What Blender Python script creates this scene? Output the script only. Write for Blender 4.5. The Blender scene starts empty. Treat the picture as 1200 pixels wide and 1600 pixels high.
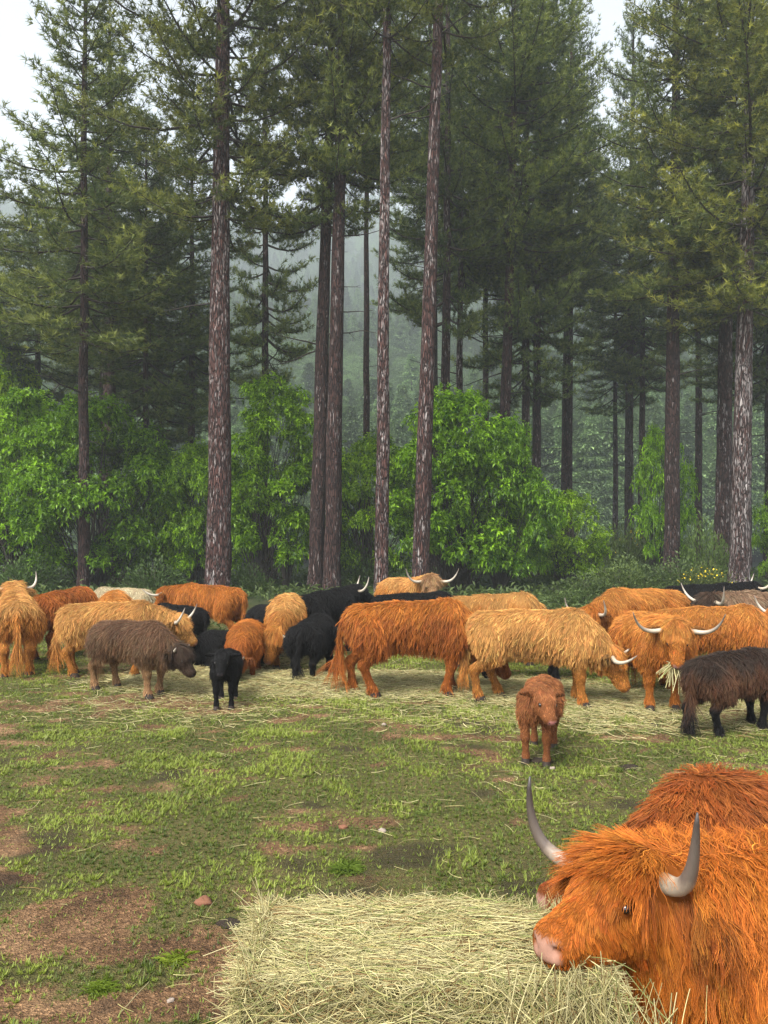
import bpy, math, numpy as np
from mathutils import Vector

R = math.radians
sc = bpy.context.scene
COL = sc.collection

# ------------------------------------------------------------------ camera, sky, sun, exposure
cam_d = bpy.data.cameras.new('camera')
cam = bpy.data.objects.new('camera', cam_d)
COL.objects.link(cam)
cam.location = (0, 0, 2.0)
cam.rotation_euler = (R(90), 0, 0)
cam_d.sensor_fit = 'VERTICAL'
cam_d.sensor_height = 36.0
cam_d.lens = 27.05
cam_d.shift_y = 37 / 1600
cam_d.clip_start = 0.05
cam_d.clip_end = 3000
sc.camera = cam

world = bpy.data.worlds.new('World')
sc.world = world
world.use_nodes = True
wt = world.node_tree
wt.nodes.clear()
sky = wt.nodes.new('ShaderNodeTexSky')
sky.sky_type = 'NISHITA'
sky.sun_disc = False
sky.sun_elevation = R(52)
sky.sun_rotation = R(215)
sky.air_density = 1.0
sky.dust_density = 2.0
sky.ozone_density = 1.0
hs = wt.nodes.new('ShaderNodeHueSaturation')
hs.inputs['Saturation'].default_value = 0.28
bg = wt.nodes.new('ShaderNodeBackground')
bg.inputs['Strength'].default_value = 0.078
wo = wt.nodes.new('ShaderNodeOutputWorld')
wt.links.new(sky.outputs[0], hs.inputs['Color'])
wt.links.new(hs.outputs[0], bg.inputs['Color'])
wt.links.new(bg.outputs[0], wo.inputs['Surface'])

sun_d = bpy.data.lights.new('sun', 'SUN')
sun_d.energy = 1.5
sun_d.angle = R(28)
sun_d.color = (1.0, 0.965, 0.91)
sun = bpy.data.objects.new('sun', sun_d)
COL.objects.link(sun)
# the sun stands behind the photographer's left shoulder, high, behind thin cloud
sd = Vector((-0.42, -0.62, 0.95)).normalized()
sun.rotation_euler = (-sd).to_track_quat('-Z', 'Y').to_euler()
sun.location = (-20, -30, 60)
sky.sun_elevation = math.asin(sd.z)
sky.sun_rotation = math.atan2(sd.x, sd.y)

sc.view_settings.view_transform = 'Standard'
sc.view_settings.look = 'None'
sc.view_settings.gamma = 1.0
sc.view_settings.use_curve_mapping = False
sc.view_settings.exposure = 2.15
sc.cycles.use_denoising = True
sc.cycles.max_bounces = 8
sc.cycles.diffuse_bounces = 2
sc.cycles.glossy_bounces = 2
sc.cycles.transmission_bounces = 3
sc.cycles.volume_bounces = 4
sc.cycles.transparent_max_bounces = 8
sc.cycles_curves.shape = 'RIBBONS'
sc.cycles_curves.subdivisions = 2

# ------------------------------------------------------------------ helpers
def tag(o, label=None, cat=None, group=None, kind=None):
    if label: o['label'] = label
    if cat: o['category'] = cat
    if group: o['group'] = group
    if kind: o['kind'] = kind
    return o

def empty(name, loc, rz=0.0):
    o = bpy.data.objects.new(name, None)
    COL.objects.link(o)
    o.location = loc
    o.rotation_euler = (0, 0, rz)
    o.empty_display_size = 0.2
    return o

def link(name, data, parent=None, mat=None):
    o = bpy.data.objects.new(name, data)
    COL.objects.link(o)
    if parent: o.parent = parent
    if mat:
        if len(data.materials) == 0: data.materials.append(mat)
    return o

def mesh_np(name, V, Fs, mats=(), smooth=True, mi=None, pt=None, col=None):
    """V (n,3), Fs list of (m,k) index arrays; pt {name: float per point}; col {name: (n,3)}"""
    me = bpy.data.meshes.new(name)
    V = np.ascontiguousarray(V, dtype=np.float32)
    me.vertices.add(len(V))
    me.vertices.foreach_set('co', V.ravel())
    Fs = [np.asarray(F, dtype=np.int32) for F in Fs if len(F)]
    loops = np.concatenate([F.ravel() for F in Fs])
    tot = np.concatenate([np.full(len(F), F.shape[1], np.int32) for F in Fs])
    starts = np.concatenate([[0], np.cumsum(tot)[:-1]]).astype(np.int32)
    me.loops.add(len(loops))
    me.loops.foreach_set('vertex_index', loops)
    me.polygons.add(len(tot))
    me.polygons.foreach_set('loop_start', starts)
    me.polygons.foreach_set('use_smooth', np.full(len(tot), smooth, bool))
    for m in mats: me.materials.append(m)
    if mi is not None:
        me.polygons.foreach_set('material_index', np.asarray(mi, np.int32))
    me.update(calc_edges=True)
    for k, a in (pt or {}).items():
        at = me.attributes.new(k, 'FLOAT', 'POINT')
        at.data.foreach_set('value', np.asarray(a, np.float32))
    for k, a in (col or {}).items():
        at = me.attributes.new(k, 'FLOAT_COLOR', 'POINT')
        c = np.ones((len(V), 4), np.float32); c[:, :3] = a
        at.data.foreach_set('color', c.ravel())
    return me

def curves_np(name, P, rad, colr, mat):
    """P (n,k,3), rad (n,k), colr (n,3)"""
    n, k, _ = P.shape
    cd = bpy.data.hair_curves.new(name)
    cd.add_curves([k] * n)
    cd.position_data.foreach_set('vector', np.ascontiguousarray(P, np.float32).ravel())
    at = cd.attributes.get('radius') or cd.attributes.new('radius', 'FLOAT', 'POINT')
    at.data.foreach_set('value', np.ascontiguousarray(rad, np.float32).ravel())
    ac = cd.attributes.new('coat', 'FLOAT_COLOR', 'CURVE')
    c = np.ones((n, 4), np.float32); c[:, :3] = colr
    ac.data.foreach_set('color', c.ravel())
    cd.materials.append(mat)
    return cd

def norm(a):
    return a / np.maximum(np.linalg.norm(a, axis=-1, keepdims=True), 1e-9)

def rand_unit(rng, n):
    return norm(rng.normal(size=(n, 3)))

class VN:
    """2-D value noise"""
    def __init__(s, seed):
        s.t = np.random.default_rng(seed).random((256, 256)).astype(np.float32)
    def n(s, x, y):
        xi = np.floor(x).astype(int); yi = np.floor(y).astype(int)
        fx = x - xi; fy = y - yi
        fx = fx * fx * (3 - 2 * fx); fy = fy * fy * (3 - 2 * fy)
        a = s.t[xi % 256, yi % 256]; b = s.t[(xi + 1) % 256, yi % 256]
        c = s.t[xi % 256, (yi + 1) % 256]; d = s.t[(xi + 1) % 256, (yi + 1) % 256]
        return (a * (1 - fx) + b * fx) * (1 - fy) + (c * (1 - fx) + d * fx) * fy
    def fbm(s, x, y, o=4):
        v = 0; a = 0.5; tt = 0
        for i in range(o):
            v = v + a * s.n(x * 2 ** i + 17.3 * i, y * 2 ** i + 5.7 * i); tt += a; a *= 0.5
        return v / tt

def smoothstep(a, b, x):
    t = np.clip((x - a) / (b - a), 0, 1)
    return t * t * (3 - 2 * t)

def tube(path, rad, sides=8, cap=True):
    """tube along path (k,3) with radii (k,) -> V, [quads, tris]"""
    path = np.asarray(path, float); k = len(path)
    tan = norm(np.gradient(path, axis=0))
    ref = np.array([0, 0, 1.0]) if abs(tan[0, 2]) < 0.9 else np.array([1.0, 0, 0])
    a = np.zeros_like(path); b = np.zeros_like(path)
    u = norm(np.cross(tan[0], ref))
    for i in range(k):
        u = norm(u - tan[i] * np.dot(u, tan[i]))
        a[i] = u; b[i] = np.cross(tan[i], u)
    th = np.linspace(0, 2 * np.pi, sides, endpoint=False)
    V = path[:, None] + (a[:, None] * np.cos(th)[None, :, None] + b[:, None] * np.sin(th)[None, :, None]) * np.asarray(rad)[:, None, None]
    V = V.reshape(-1, 3)
    i = np.arange(k - 1)[:, None] * sides; j = np.arange(sides)[None, :]
    j2 = (j + 1) % sides
    Q = np.stack([i + j, i + j2, i + sides + j2, i + sides + j], -1).reshape(-1, 4)
    T = np.zeros((0, 3), int)
    if cap:
        V = np.vstack([V, path[:1], path[-1:]])
        n0 = k * sides
        jj = np.arange(sides); j3 = (jj + 1) % sides
        T = np.vstack([np.stack([np.full(sides, n0), j3, jj], -1),
                       np.stack([np.full(sides, n0 + 1), (k - 1) * sides + jj, (k - 1) * sides + j3], -1)])
    return V, Q, T

class Geo:
    """collects tubes and triangles for one mesh"""
    def __init__(s): s.V = []; s.Q = []; s.T = []; s.n = 0; s.mq = []; s.mt = []; s.tone = []
    def add(s, V, Q=None, T=None, m=0, tone=0.0):
        s.V.append(np.asarray(V, np.float32))
        if Q is not None and len(Q): s.Q.append(np.asarray(Q) + s.n); s.mq.append(np.full(len(Q), m))
        if T is not None and len(T): s.T.append(np.asarray(T) + s.n); s.mt.append(np.full(len(T), m))
        s.tone.append(np.broadcast_to(np.asarray(tone, np.float32), (len(V),)))
        s.n += len(V)
    def mesh(s, name, mats, smooth=True):
        Q = np.vstack(s.Q) if s.Q else np.zeros((0, 4), int)
        T = np.vstack(s.T) if s.T else np.zeros((0, 3), int)
        mi = np.concatenate((s.mq or [np.zeros(0)]) + (s.mt or [np.zeros(0)])) if True else None
        return mesh_np(name, np.vstack(s.V), [Q, T], mats, smooth, mi, {'tone': np.concatenate(s.tone)})

# ------------------------------------------------------------------ materials
def mat_new(name):
    m = bpy.data.materials.new(name); m.use_nodes = True
    nt = m.node_tree; nt.nodes.clear()
    out = nt.nodes.new('ShaderNodeOutputMaterial')
    def N(t, **kw):
        n = nt.nodes.new(t)
        for k, v in kw.items():
            if k in n.inputs: n.inputs[k].default_value = v
            else: setattr(n, k, v)
        return n
    def L(a, b): nt.links.new(a, b)
    return m, N, L, out

def ramp(N, stops, interp='LINEAR'):
    r = N('ShaderNodeValToRGB')
    cr = r.color_ramp; cr.interpolation = interp
    while len(cr.elements) < len(stops): cr.elements.new(0.5)
    for e, (p, c) in zip(cr.elements, stops):
        e.position = p; e.color = (c[0], c[1], c[2], 1) if hasattr(c, '__len__') else (c, c, c, 1)
    return r

def mixc(N, L, fac, a, b, bt='MIX'):
    m = N('ShaderNodeMix', data_type='RGBA', blend_type=bt)
    for s, v in ((0, fac), (6, a), (7, b)):
        if hasattr(v, 'links'): L(v, m.inputs[s])
        else: m.inputs[s].default_value = v if s == 0 else (v[0], v[1], v[2], 1)
    return m.outputs[2]

def mathn(N, L, op, a, b=None):
    m = N('ShaderNodeMath', operation=op)
    for s, v in ((0, a), (1, b)):
        if v is None: continue
        if hasattr(v, 'links'): L(v, m.inputs[s])
        else: m.inputs[s].default_value = v
    return m.outputs[0]

def m_coat(rough=0.62, spec=0.2):
    m, N, L, out = mat_new('animal_coat')
    at = N('ShaderNodeAttribute', attribute_name='coat')
    hi = N('ShaderNodeHairInfo')
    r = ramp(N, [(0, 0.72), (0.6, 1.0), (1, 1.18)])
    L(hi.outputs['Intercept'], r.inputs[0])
    r2 = ramp(N, [(0, 0.82), (1, 1.18)])
    L(hi.outputs['Random'], r2.inputs[0])
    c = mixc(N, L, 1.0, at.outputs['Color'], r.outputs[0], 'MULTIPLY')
    c = mixc(N, L, 1.0, c, r2.outputs[0], 'MULTIPLY')
    p = N('ShaderNodeBsdfPrincipled', Roughness=rough)
    p.inputs['Specular IOR Level'].default_value = spec
    L(c, p.inputs['Base Color'])
    L(p.outputs[0], out.inputs[0])
    return m

def m_simple(name, colr, rough=0.6, spec=0.4, bump=None, var=None):
    m, N, L, out = mat_new(name)
    p = N('ShaderNodeBsdfPrincipled', Roughness=rough)
    p.inputs['Specular IOR Level'].default_value = spec
    p.inputs['Base Color'].default_value = (*colr, 1)
    tc = N('ShaderNodeTexCoord')
    nz = N('ShaderNodeTexNoise', Scale=var[0] if var else 8, Detail=5)
    L(tc.outputs['Object'], nz.inputs['Vector'])
    a = var[1] if var else 0.25
    c = mixc(N, L, nz.outputs[0], [x * (1 - a) for x in colr], [min(1, x * (1 + a)) for x in colr])
    L(c, p.inputs['Base Color'])
    if bump:
        b = N('ShaderNodeBump', Strength=bump[1], Distance=0.02)
        n2 = N('ShaderNodeTexNoise', Scale=bump[0], Detail=6)
        L(tc.outputs['Object'], n2.inputs['Vector']); L(n2.outputs[0], b.inputs['Height'])
        L(b.outputs[0], p.inputs['Normal'])
    L(p.outputs[0], out.inputs[0])
    return m

def m_horn():
    m, N, L, out = mat_new('horn_keratin')
    at = N('ShaderNodeAttribute', attribute_name='tone')
    ob = N('ShaderNodeObjectInfo')
    sp = N('ShaderNodeSeparateColor'); L(ob.outputs['Color'], sp.inputs[0])
    tc = N('ShaderNodeTexCoord')
    nz = N('ShaderNodeTexNoise', Scale=26, Detail=4, Roughness=0.6)
    mp = N('ShaderNodeMapping'); mp.inputs['Scale'].default_value = (1, 1, 0.25)
    L(tc.outputs['Object'], mp.inputs[0]); L(mp.outputs[0], nz.inputs['Vector'])
    s = mathn(N, L, 'ADD', at.outputs['Fac'], mathn(N, L, 'MULTIPLY', mathn(N, L, 'SUBTRACT', nz.outputs[0], 0.5), 0.35))
    pale = ramp(N, [(0, (0.30, 0.23, 0.15)), (0.35, (0.44, 0.38, 0.29)), (0.75, (0.44, 0.39, 0.31)), (1, (0.12, 0.09, 0.07))])
    dark = ramp(N, [(0, (0.28, 0.20, 0.12)), (0.25, (0.42, 0.35, 0.26)), (0.42, (0.30, 0.235, 0.175)), (0.58, (0.10, 0.075, 0.06)), (1, (0.035, 0.028, 0.025))])
    L(s, pale.inputs[0]); L(s, dark.inputs[0])
    c = mixc(N, L, sp.outputs[0], pale.outputs[0], dark.outputs[0])
    p = N('ShaderNodeBsdfPrincipled', Roughness=0.42)
    L(c, p.inputs['Base Color'])
    wv = N('ShaderNodeTexNoise', Scale=60, Detail=3); L(mp.outputs[0], wv.inputs['Vector'])
    b = N('ShaderNodeBump', Strength=0.25, Distance=0.004); L(wv.outputs[0], b.inputs['Height']); L(b.outputs[0], p.inputs['Normal'])
    L(p.outputs[0], out.inputs[0])
    return m

def m_leaf(name, dark, light, trans=0.35, rough=0.5, rnd=0.25, spec=0.3):
    """leaf / needle: tone attribute runs from dark to light, object random shifts brightness"""
    m, N, L, out = mat_new(name)
    at = N('ShaderNodeAttribute', attribute_name='tone')
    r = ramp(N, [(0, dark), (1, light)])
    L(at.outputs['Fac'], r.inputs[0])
    ob = N('ShaderNodeObjectInfo')
    r2 = ramp(N, [(0, 1 - rnd), (1, 1 + rnd)])
    L(ob.outputs['Random'], r2.inputs[0])
    c = mixc(N, L, 1.0, r.outputs[0], r2.outputs[0], 'MULTIPLY')
    c = mixc(N, L, 1.0, c, ob.outputs['Color'], 'MULTIPLY')
    p = N('ShaderNodeBsdfPrincipled', Roughness=rough)
    p.inputs['Specular IOR Level'].default_value = spec
    L(c, p.inputs['Base Color'])
    t = N('ShaderNodeBsdfTranslucent'); L(c, t.inputs['Color'])
    mx = N('ShaderNodeMixShader'); mx.inputs[0].default_value = trans
    L(p.outputs[0], mx.inputs[1]); L(t.outputs[0], mx.inputs[2])
    L(mx.outputs[0], out.inputs[0])
    return m

def m_bark():
    m, N, L, out = mat_new('pine_bark')
    tc = N('ShaderNodeTexCoord')
    ob = N('ShaderNodeObjectInfo')
    sp = N('ShaderNodeSeparateColor'); L(ob.outputs['Color'], sp.inputs[0])
    addv = N('ShaderNodeVectorMath', operation='ADD')
    L(tc.outputs['Object'], addv.inputs[0])
    sc3 = N('ShaderNodeVectorMath', operation='SCALE'); sc3.inputs[0].default_value = (17, 9, 31)
    L(ob.outputs['Random'], sc3.inputs['Scale']); L(sc3.outputs[0], addv.inputs[1])
    mp = N('ShaderNodeMapping'); mp.inputs['Scale'].default_value = (1, 1, 0.16)
    L(addv.outputs[0], mp.inputs[0])
    wn = N('ShaderNodeTexNoise', Scale=5, Detail=4); L(mp.outputs[0], wn.inputs['Vector'])
    wm = mixc(N, L, 0.12, mp.outputs[0], wn.outputs['Color'], 'ADD')
    vo = N('ShaderNodeTexVoronoi', Scale=21, feature='DISTANCE_TO_EDGE'); L(wm, vo.inputs['Vector'])
    fis = ramp(N, [(0.0, 0.0), (0.09, 0.45), (0.2, 1.0)]); L(vo.outputs['Distance'], fis.inputs[0])
    vc = N('ShaderNodeTexVoronoi', Scale=21); L(wm, vc.inputs['Vector'])
    sep = N('ShaderNodeSeparateColor'); L(vc.outputs['Color'], sep.inputs[0])
    base = mixc(N, L, sep.outputs[0], (0.026, 0.016, 0.014), (0.070, 0.039, 0.033))
    red = mixc(N, L, sp.outputs[1], base, mixc(N, L, sep.outputs[0], (0.048, 0.021, 0.017), (0.125, 0.060, 0.050)))
    # pale lichen / flaked plates
    n1 = N('ShaderNodeTexNoise', Scale=13, Detail=7, Roughness=0.70); L(wm, n1.inputs['Vector'])
    n2 = N('ShaderNodeTexNoise', Scale=0.55, Detail=2); L(addv.outputs[0], n2.inputs['Vector'])
    thr = mathn(N, L, 'SUBTRACT', mathn(N, L, 'ADD', n1.outputs[0], mathn(N, L, 'MULTIPLY', sp.outputs[0], 0.16)),
                mathn(N, L, 'MULTIPLY', n2.outputs[0], 0.18))
    pale = ramp(N, [(0.515, 0.0), (0.565, 1.0)]); L(thr, pale.inputs[0])
    palec = mixc(N, L, sep.outputs[1], (0.20, 0.155, 0.145), (0.46, 0.42, 0.40))
    c = mixc(N, L, mathn(N, L, 'MULTIPLY', pale.outputs[0], 0.9), red, palec)
    crack = mixc(N, L, fis.outputs[0], (0.016, 0.012, 0.011), c)
    p = N('ShaderNodeBsdfPrincipled', Roughness=0.85)
    p.inputs['Specular IOR Level'].default_value = 0.2
    L(crack, p.inputs['Base Color'])
    h = mathn(N, L, 'ADD', fis.outputs[0], mathn(N, L, 'MULTIPLY', n1.outputs[0], 0.6))
    b = N('ShaderNodeBump', Strength=1.0, Distance=0.05); L(h, b.inputs['Height']); L(b.outputs[0], p.inputs['Normal'])
    L(p.outputs[0], out.inputs[0])
    return m

def m_ground():
    m, N, L, out = mat_new('pasture_ground')
    tc = N('ShaderNodeTexCoord')
    ga = N('ShaderNodeAttribute', attribute_name='grass')
    dk = N('ShaderNodeAttribute', attribute_name='dung')
    far = N('ShaderNodeAttribute', attribute_name='far')
    n1 = N('ShaderNodeTexNoise', Scale=2.2, Detail=8, Roughness=0.65); L(tc.outputs['Object'], n1.inputs['Vector'])
    n2 = N('ShaderNodeTexNoise', Scale=38, Detail=6, Roughness=0.75); L(tc.outputs['Object'], n2.inputs['Vector'])
    n3 = N('ShaderNodeTexVoronoi', Scale=95); L(tc.outputs['Object'], n3.inputs['Vector'])
    soil = ramp(N, [(0.28, (0.090, 0.052, 0.027)), (0.48, (0.235, 0.130, 0.064)), (0.64, (0.38, 0.225, 0.115))])
    L(n1.outputs[0], soil.inputs[0])
    gr = ramp(N, [(0.34, 0.30), (0.52, 1.0), (0.72, 1.6)]); L(n2.outputs[0], gr.inputs[0])
    s2 = mixc(N, L, 1.0, soil.outputs[0], gr.outputs[0], 'MULTIPLY')
    sepv = N('ShaderNodeSeparateColor'); L(n3.outputs['Color'], sepv.inputs[0])
    pv = ramp(N, [(0, 0.7), (0.85, 1.1), (1, 1.9)]); L(sepv.outputs[0], pv.inputs[0])
    s2 = mixc(N, L, 1.0, s2, pv.outputs[0], 'MULTIPLY')
    turf = ramp(N, [(0.3, (0.055, 0.074, 0.018)), (0.7, (0.14, 0.15, 0.045))]); L(n2.outputs[0], turf.inputs[0])
    gn = mathn(N, L, 'ADD', ga.outputs['Fac'], mathn(N, L, 'MULTIPLY', mathn(N, L, 'SUBTRACT', n2.outputs[0], 0.5), 1.2))
    gm = ramp(N, [(0.42, 0.0), (0.8, 0.75)]); L(gn, gm.inputs[0])
    c = mixc(N, L, gm.outputs[0], s2, turf.outputs[0])
    dn = mathn(N, L, 'ADD', dk.outputs['Fac'], mathn(N, L, 'MULTIPLY', mathn(N, L, 'SUBTRACT', n2.outputs[0], 0.5), 0.9))
    dm = ramp(N, [(0.58, 0.0), (0.9, 0.6)]); L(dn, dm.inputs[0])
    c = mixc(N, L, dm.outputs[0], c, (0.035, 0.025, 0.019))
    c = mixc(N, L, far.outputs['Fac'], c, (0.035, 0.055, 0.02))
    p = N('ShaderNodeBsdfPrincipled', Roughness=0.9)
    p.inputs['Specular IOR Level'].default_value = 0.15
    L(c, p.inputs['Base Color'])
    h = mathn(N, L, 'ADD', n2.outputs[0], mathn(N, L, 'MULTIPLY', n3.outputs['Distance'], 0.5))
    b = N('ShaderNodeBump', Strength=1.0, Distance=0.05); L(h, b.inputs['Height']); L(b.outputs[0], p.inputs['Normal'])
    L(p.outputs[0], out.inputs[0])
    return m

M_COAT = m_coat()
M_HORN = m_horn()
M_SKIN = m_coat(0.85, 0.12); M_SKIN.name = 'animal_skin'
M_EYE = m_simple('eye_gloss', (0.012, 0.008, 0.006), 0.08, 0.6)
M_HOOF = m_simple('hoof_horn', (0.028, 0.02, 0.016), 0.7, 0.2)
M_NOSTRIL = m_simple('nostril_skin', (0.03, 0.015, 0.012), 0.6)
M_BARK = m_bark()
M_TWIG = m_simple('branch_wood', (0.045, 0.036, 0.030), 0.85, 0.2, None, (3, 0.5))
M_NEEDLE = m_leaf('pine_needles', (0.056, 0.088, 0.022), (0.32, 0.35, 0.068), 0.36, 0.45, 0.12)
M_CHEST = m_leaf('chestnut_leaves', (0.030, 0.086, 0.003), (0.30, 0.52, 0.014), 0.42, 0.42, 0.12)
M_BUSH = m_leaf('bush_leaves', (0.035, 0.06, 0.014), (0.12, 0.165, 0.045), 0.3, 0.6, 0.2)
M_FOREST = m_leaf('far_forest_leaves', (0.060, 0.105, 0.045), (0.21, 0.31, 0.11), 0.25, 0.7, 0.45)
M_GRASS = m_leaf('grass_blades', (0.068, 0.100, 0.015), (0.27, 0.325, 0.05), 0.35, 0.5, 0.0)
M_FLOWER = m_simple('yellow_petals', (0.75, 0.55, 0.02), 0.6)
M_CHBARK = m_simple('chestnut_bark', (0.05, 0.042, 0.034), 0.85, 0.2, (20, 0.5), (6, 0.5))
M_GROUND = m_ground()
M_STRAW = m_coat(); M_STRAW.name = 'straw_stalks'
M_BALE = m_simple('packed_hay', (0.20, 0.17, 0.07), 0.9, 0.1, (40, 1.0), (25, 0.6))
M_STONE = m_simple('field_stone', (0.26, 0.21, 0.17), 0.85, 0.2, (14, 0.5), (6, 0.35))
M_REDSTONE = m_simple('reddish_stone', (0.17, 0.078, 0.045), 0.9, 0.2, (14, 0.5), (6, 0.35))
M_DUNG = m_simple('dried_dung', (0.03, 0.022, 0.016), 0.9, 0.15, (24, 0.8), (12, 0.4))

# ------------------------------------------------------------------ ground
nA, nB, nC, nD = VN(1), VN(2), VN(3), VN(4)

def terrain(x, y):
    z = 0.05 * (nA.fbm(x * 0.35 + 9, y * 0.35 + 3, 3) - 0.5) * smoothstep(2, 6, y)
    z = z + 0.03 * (nB.fbm(x * 1.6, y * 1.6, 3) - 0.5)
    dip = smoothstep(40, 78, y) * 3.2
    up = np.maximum(y - 84, 0)
    hill = up * (0.30 + 0.16 * nC.fbm(x * 0.006 + 3.1, y * 0.004 + 1.7, 3)) + 0.0001 * up * up
    hill = hill + (nD.fbm(x * 0.02 + 40, y * 0.02 + 11, 3) - 0.5) * 16 * smoothstep(90, 190, y)
    side = np.maximum(np.abs(x) - 150, 0) * 0.06
    return z - dip + hill + side * smoothstep(60, 160, y)

def grassiness(x, y):
    g = nA.fbm(x * 0.8 + 3.3, y * 1.15 + 8.1, 4) * 0.38 + nB.fbm(x * 2.9 + 1.2, y * 4.4 + 4.4, 4) * 0.62
    g = g + 0.05 * smoothstep(-1.5, 1.8, x) - 0.07 * smoothstep(-0.1, -1.2, x) * smoothstep(5.2, 3.4, y)
    return g

def dungness(x, y):
    return nC.fbm(x * 1.6 + 7.7, y * 2.6 + 2.2, 4) * 0.75 + nD.fbm(x * 3.3, y * 4.5, 3) * 0.25

def axis(fine0, fine1, step, lo, hi, nlo, nhi):
    f = np.arange(fine0, fine1 + 1e-6, step)
    a = fine0 - np.geomspace(step, fine0 - lo, nlo)[::-1]
    b = fine1 + np.geomspace(step, hi - fine1, nhi)
    return np.concatenate([a, f, b])

gx = axis(-8.5, 8.5, 0.085, -530, 530, 36, 36)
gy = axis(1.2, 14.0, 0.085, -30, 800, 8, 70)
GX, GY = np.meshgrid(gx, gy, indexing='ij')
gz = terrain(GX, GY)
V = np.stack([GX, GY, gz], -1).reshape(-1, 3)
nx_, ny_ = len(gx), len(gy)
ii, jj = np.meshgrid(np.arange(nx_ - 1), np.arange(ny_ - 1), indexing='ij')
q = (ii * ny_ + jj).ravel()
Fg = np.stack([q, q + ny_, q + ny_ + 1, q + 1], -1)
gme = mesh_np('ground', V, [Fg], [M_GROUND], True, None,
              {'grass': smoothstep(0.30, 0.50, grassiness(V[:, 0], V[:, 1])),
               'dung': smoothstep(0.52, 0.76, dungness(V[:, 0], V[:, 1])),
               'far': smoothstep(16, 26, V[:, 1])})
ground = link('ground', gme)
tag(ground, 'trodden brown pasture earth under patchy grass', None, None, 'structure')

# ------------------------------------------------------------------ pines
def pine_crown(seed, Hc, Rm, prof, dz=0.5, nb=5, dens=1.0, needles=11, nl=0.17, low=-12, sparse=0.0, tip=1.0):
    rng = np.random.default_rng(seed)
    g = Geo()
    tc, ta, tt = [], [], []
    z = 0.15
    while z < Hc - 0.15:
        f = z / Hc
        r = Rm * prof(f)
        n = max(3, int(round(nb + rng.normal() * 0.8)))
        a0 = rng.random() * 6.28
        for b in range(n):
            if rng.random() < sparse: continue
            az = a0 + b * 6.283 / n + rng.normal() * 0.25
            Lb = max(0.35, r * rng.uniform(0.55, 1.15))
            e = R(low + (52 - low) * f ** 1.3 + rng.normal() * 6)
            hd = np.array([math.cos(az), math.sin(az), 0]); sd_ = np.array([-hd[1], hd[0], 0])
            t = np.linspace(0, 1, 6)
            bend = rng.normal() * 0.10
            pth = (np.array([0, 0, z + rng.normal() * 0.1]) + hd * (Lb * t * math.cos(e))[:, None]
                   + sd_ * (Lb * bend * t * t)[:, None]
                   + np.array([0, 0, 1]) * (Lb * (math.sin(e) * t - 0.10 * np.sin(np.pi * t) + 0.13 * t ** 3))[:, None])
            r0 = 0.012 + 0.011 * Lb
            Vt, Q, T = tube(pth, r0 * (1 - 0.82 * t), 4, False)
            g.add(Vt, Q, T, 1)
            nbl = int(Lb * 6.2 * dens) + 4
            for k in range(nbl):
                tb = 0.22 + 0.78 * (k + rng.random()) / nbl
                p0 = pth[0] * 0
                fi = tb * 5; i0 = min(4, int(fi)); w = fi - i0
                p0 = pth[i0] * (1 - w) + pth[i0 + 1] * w
                dr = norm(pth[i0 + 1] - pth[i0])
                sg = 1 if k % 2 else -1
                an = R(rng.uniform(28, 66))
                bl = min(1.25, (0.16 + 0.34 * Lb * (1.05 - tb))) * rng.uniform(0.6, 1.2)
                d2 = norm(dr * math.cos(an) + sd_ * sg * math.sin(an) + np.array([0, 0, rng.uniform(-0.12, 0.34)]))
                nt = max(2, int(bl / 0.095))
                s = (np.arange(nt) + rng.random(nt)) / nt
                cc = p0 + d2 * (s * bl)[:, None] + np.array([0, 0, 1]) * (0.16 * bl * s * s)[:, None] + rng.normal(size=(nt, 3)) * 0.045
                tc.append(cc)
                ta.append(norm(np.tile(d2, (nt, 1)) + rng.normal(size=(nt, 3)) * 0.45 + np.array([0, 0, 0.35])))
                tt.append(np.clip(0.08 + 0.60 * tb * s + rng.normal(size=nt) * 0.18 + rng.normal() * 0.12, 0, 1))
                pe = p0 + d2 * bl + np.array([0, 0, 0.12 * bl])
                wv = np.array([0, 0, 0.007]); ws = norm(np.cross(d2, [0, 0, 1])) * 0.006
                g.add(np.array([p0 - ws, p0 + ws, pe, p0 + wv]), None, np.array([[0, 1, 2], [1, 3, 2], [3, 0, 2]]), 1)
        z += dz * rng.uniform(0.75, 1.25)
    C_ = np.vstack(tc); A = np.vstack(ta); T_ = np.concatenate(tt)
    m = len(C_); k = needles
    ax = norm(A[:, None] * 0.75 + rng.normal(size=(m, k, 3)) * 0.55)
    base = C_[:, None] + A[:, None] * (rng.random((m, k, 1)) * 0.07 - 0.03)
    ln = nl * rng.uniform(0.65, 1.2, (m, k, 1))
    sdv = norm(np.cross(ax, rng.normal(size=(m, k, 3)))) * 0.0135
    Vn = np.stack([base - sdv, base + sdv, base + ax * ln], 2).reshape(-1, 3)
    Tn = np.arange(len(Vn)).reshape(-1, 3)
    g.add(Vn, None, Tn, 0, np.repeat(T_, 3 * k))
    return g.mesh('crown', [M_NEEDLE, M_TWIG], False), Hc

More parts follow.
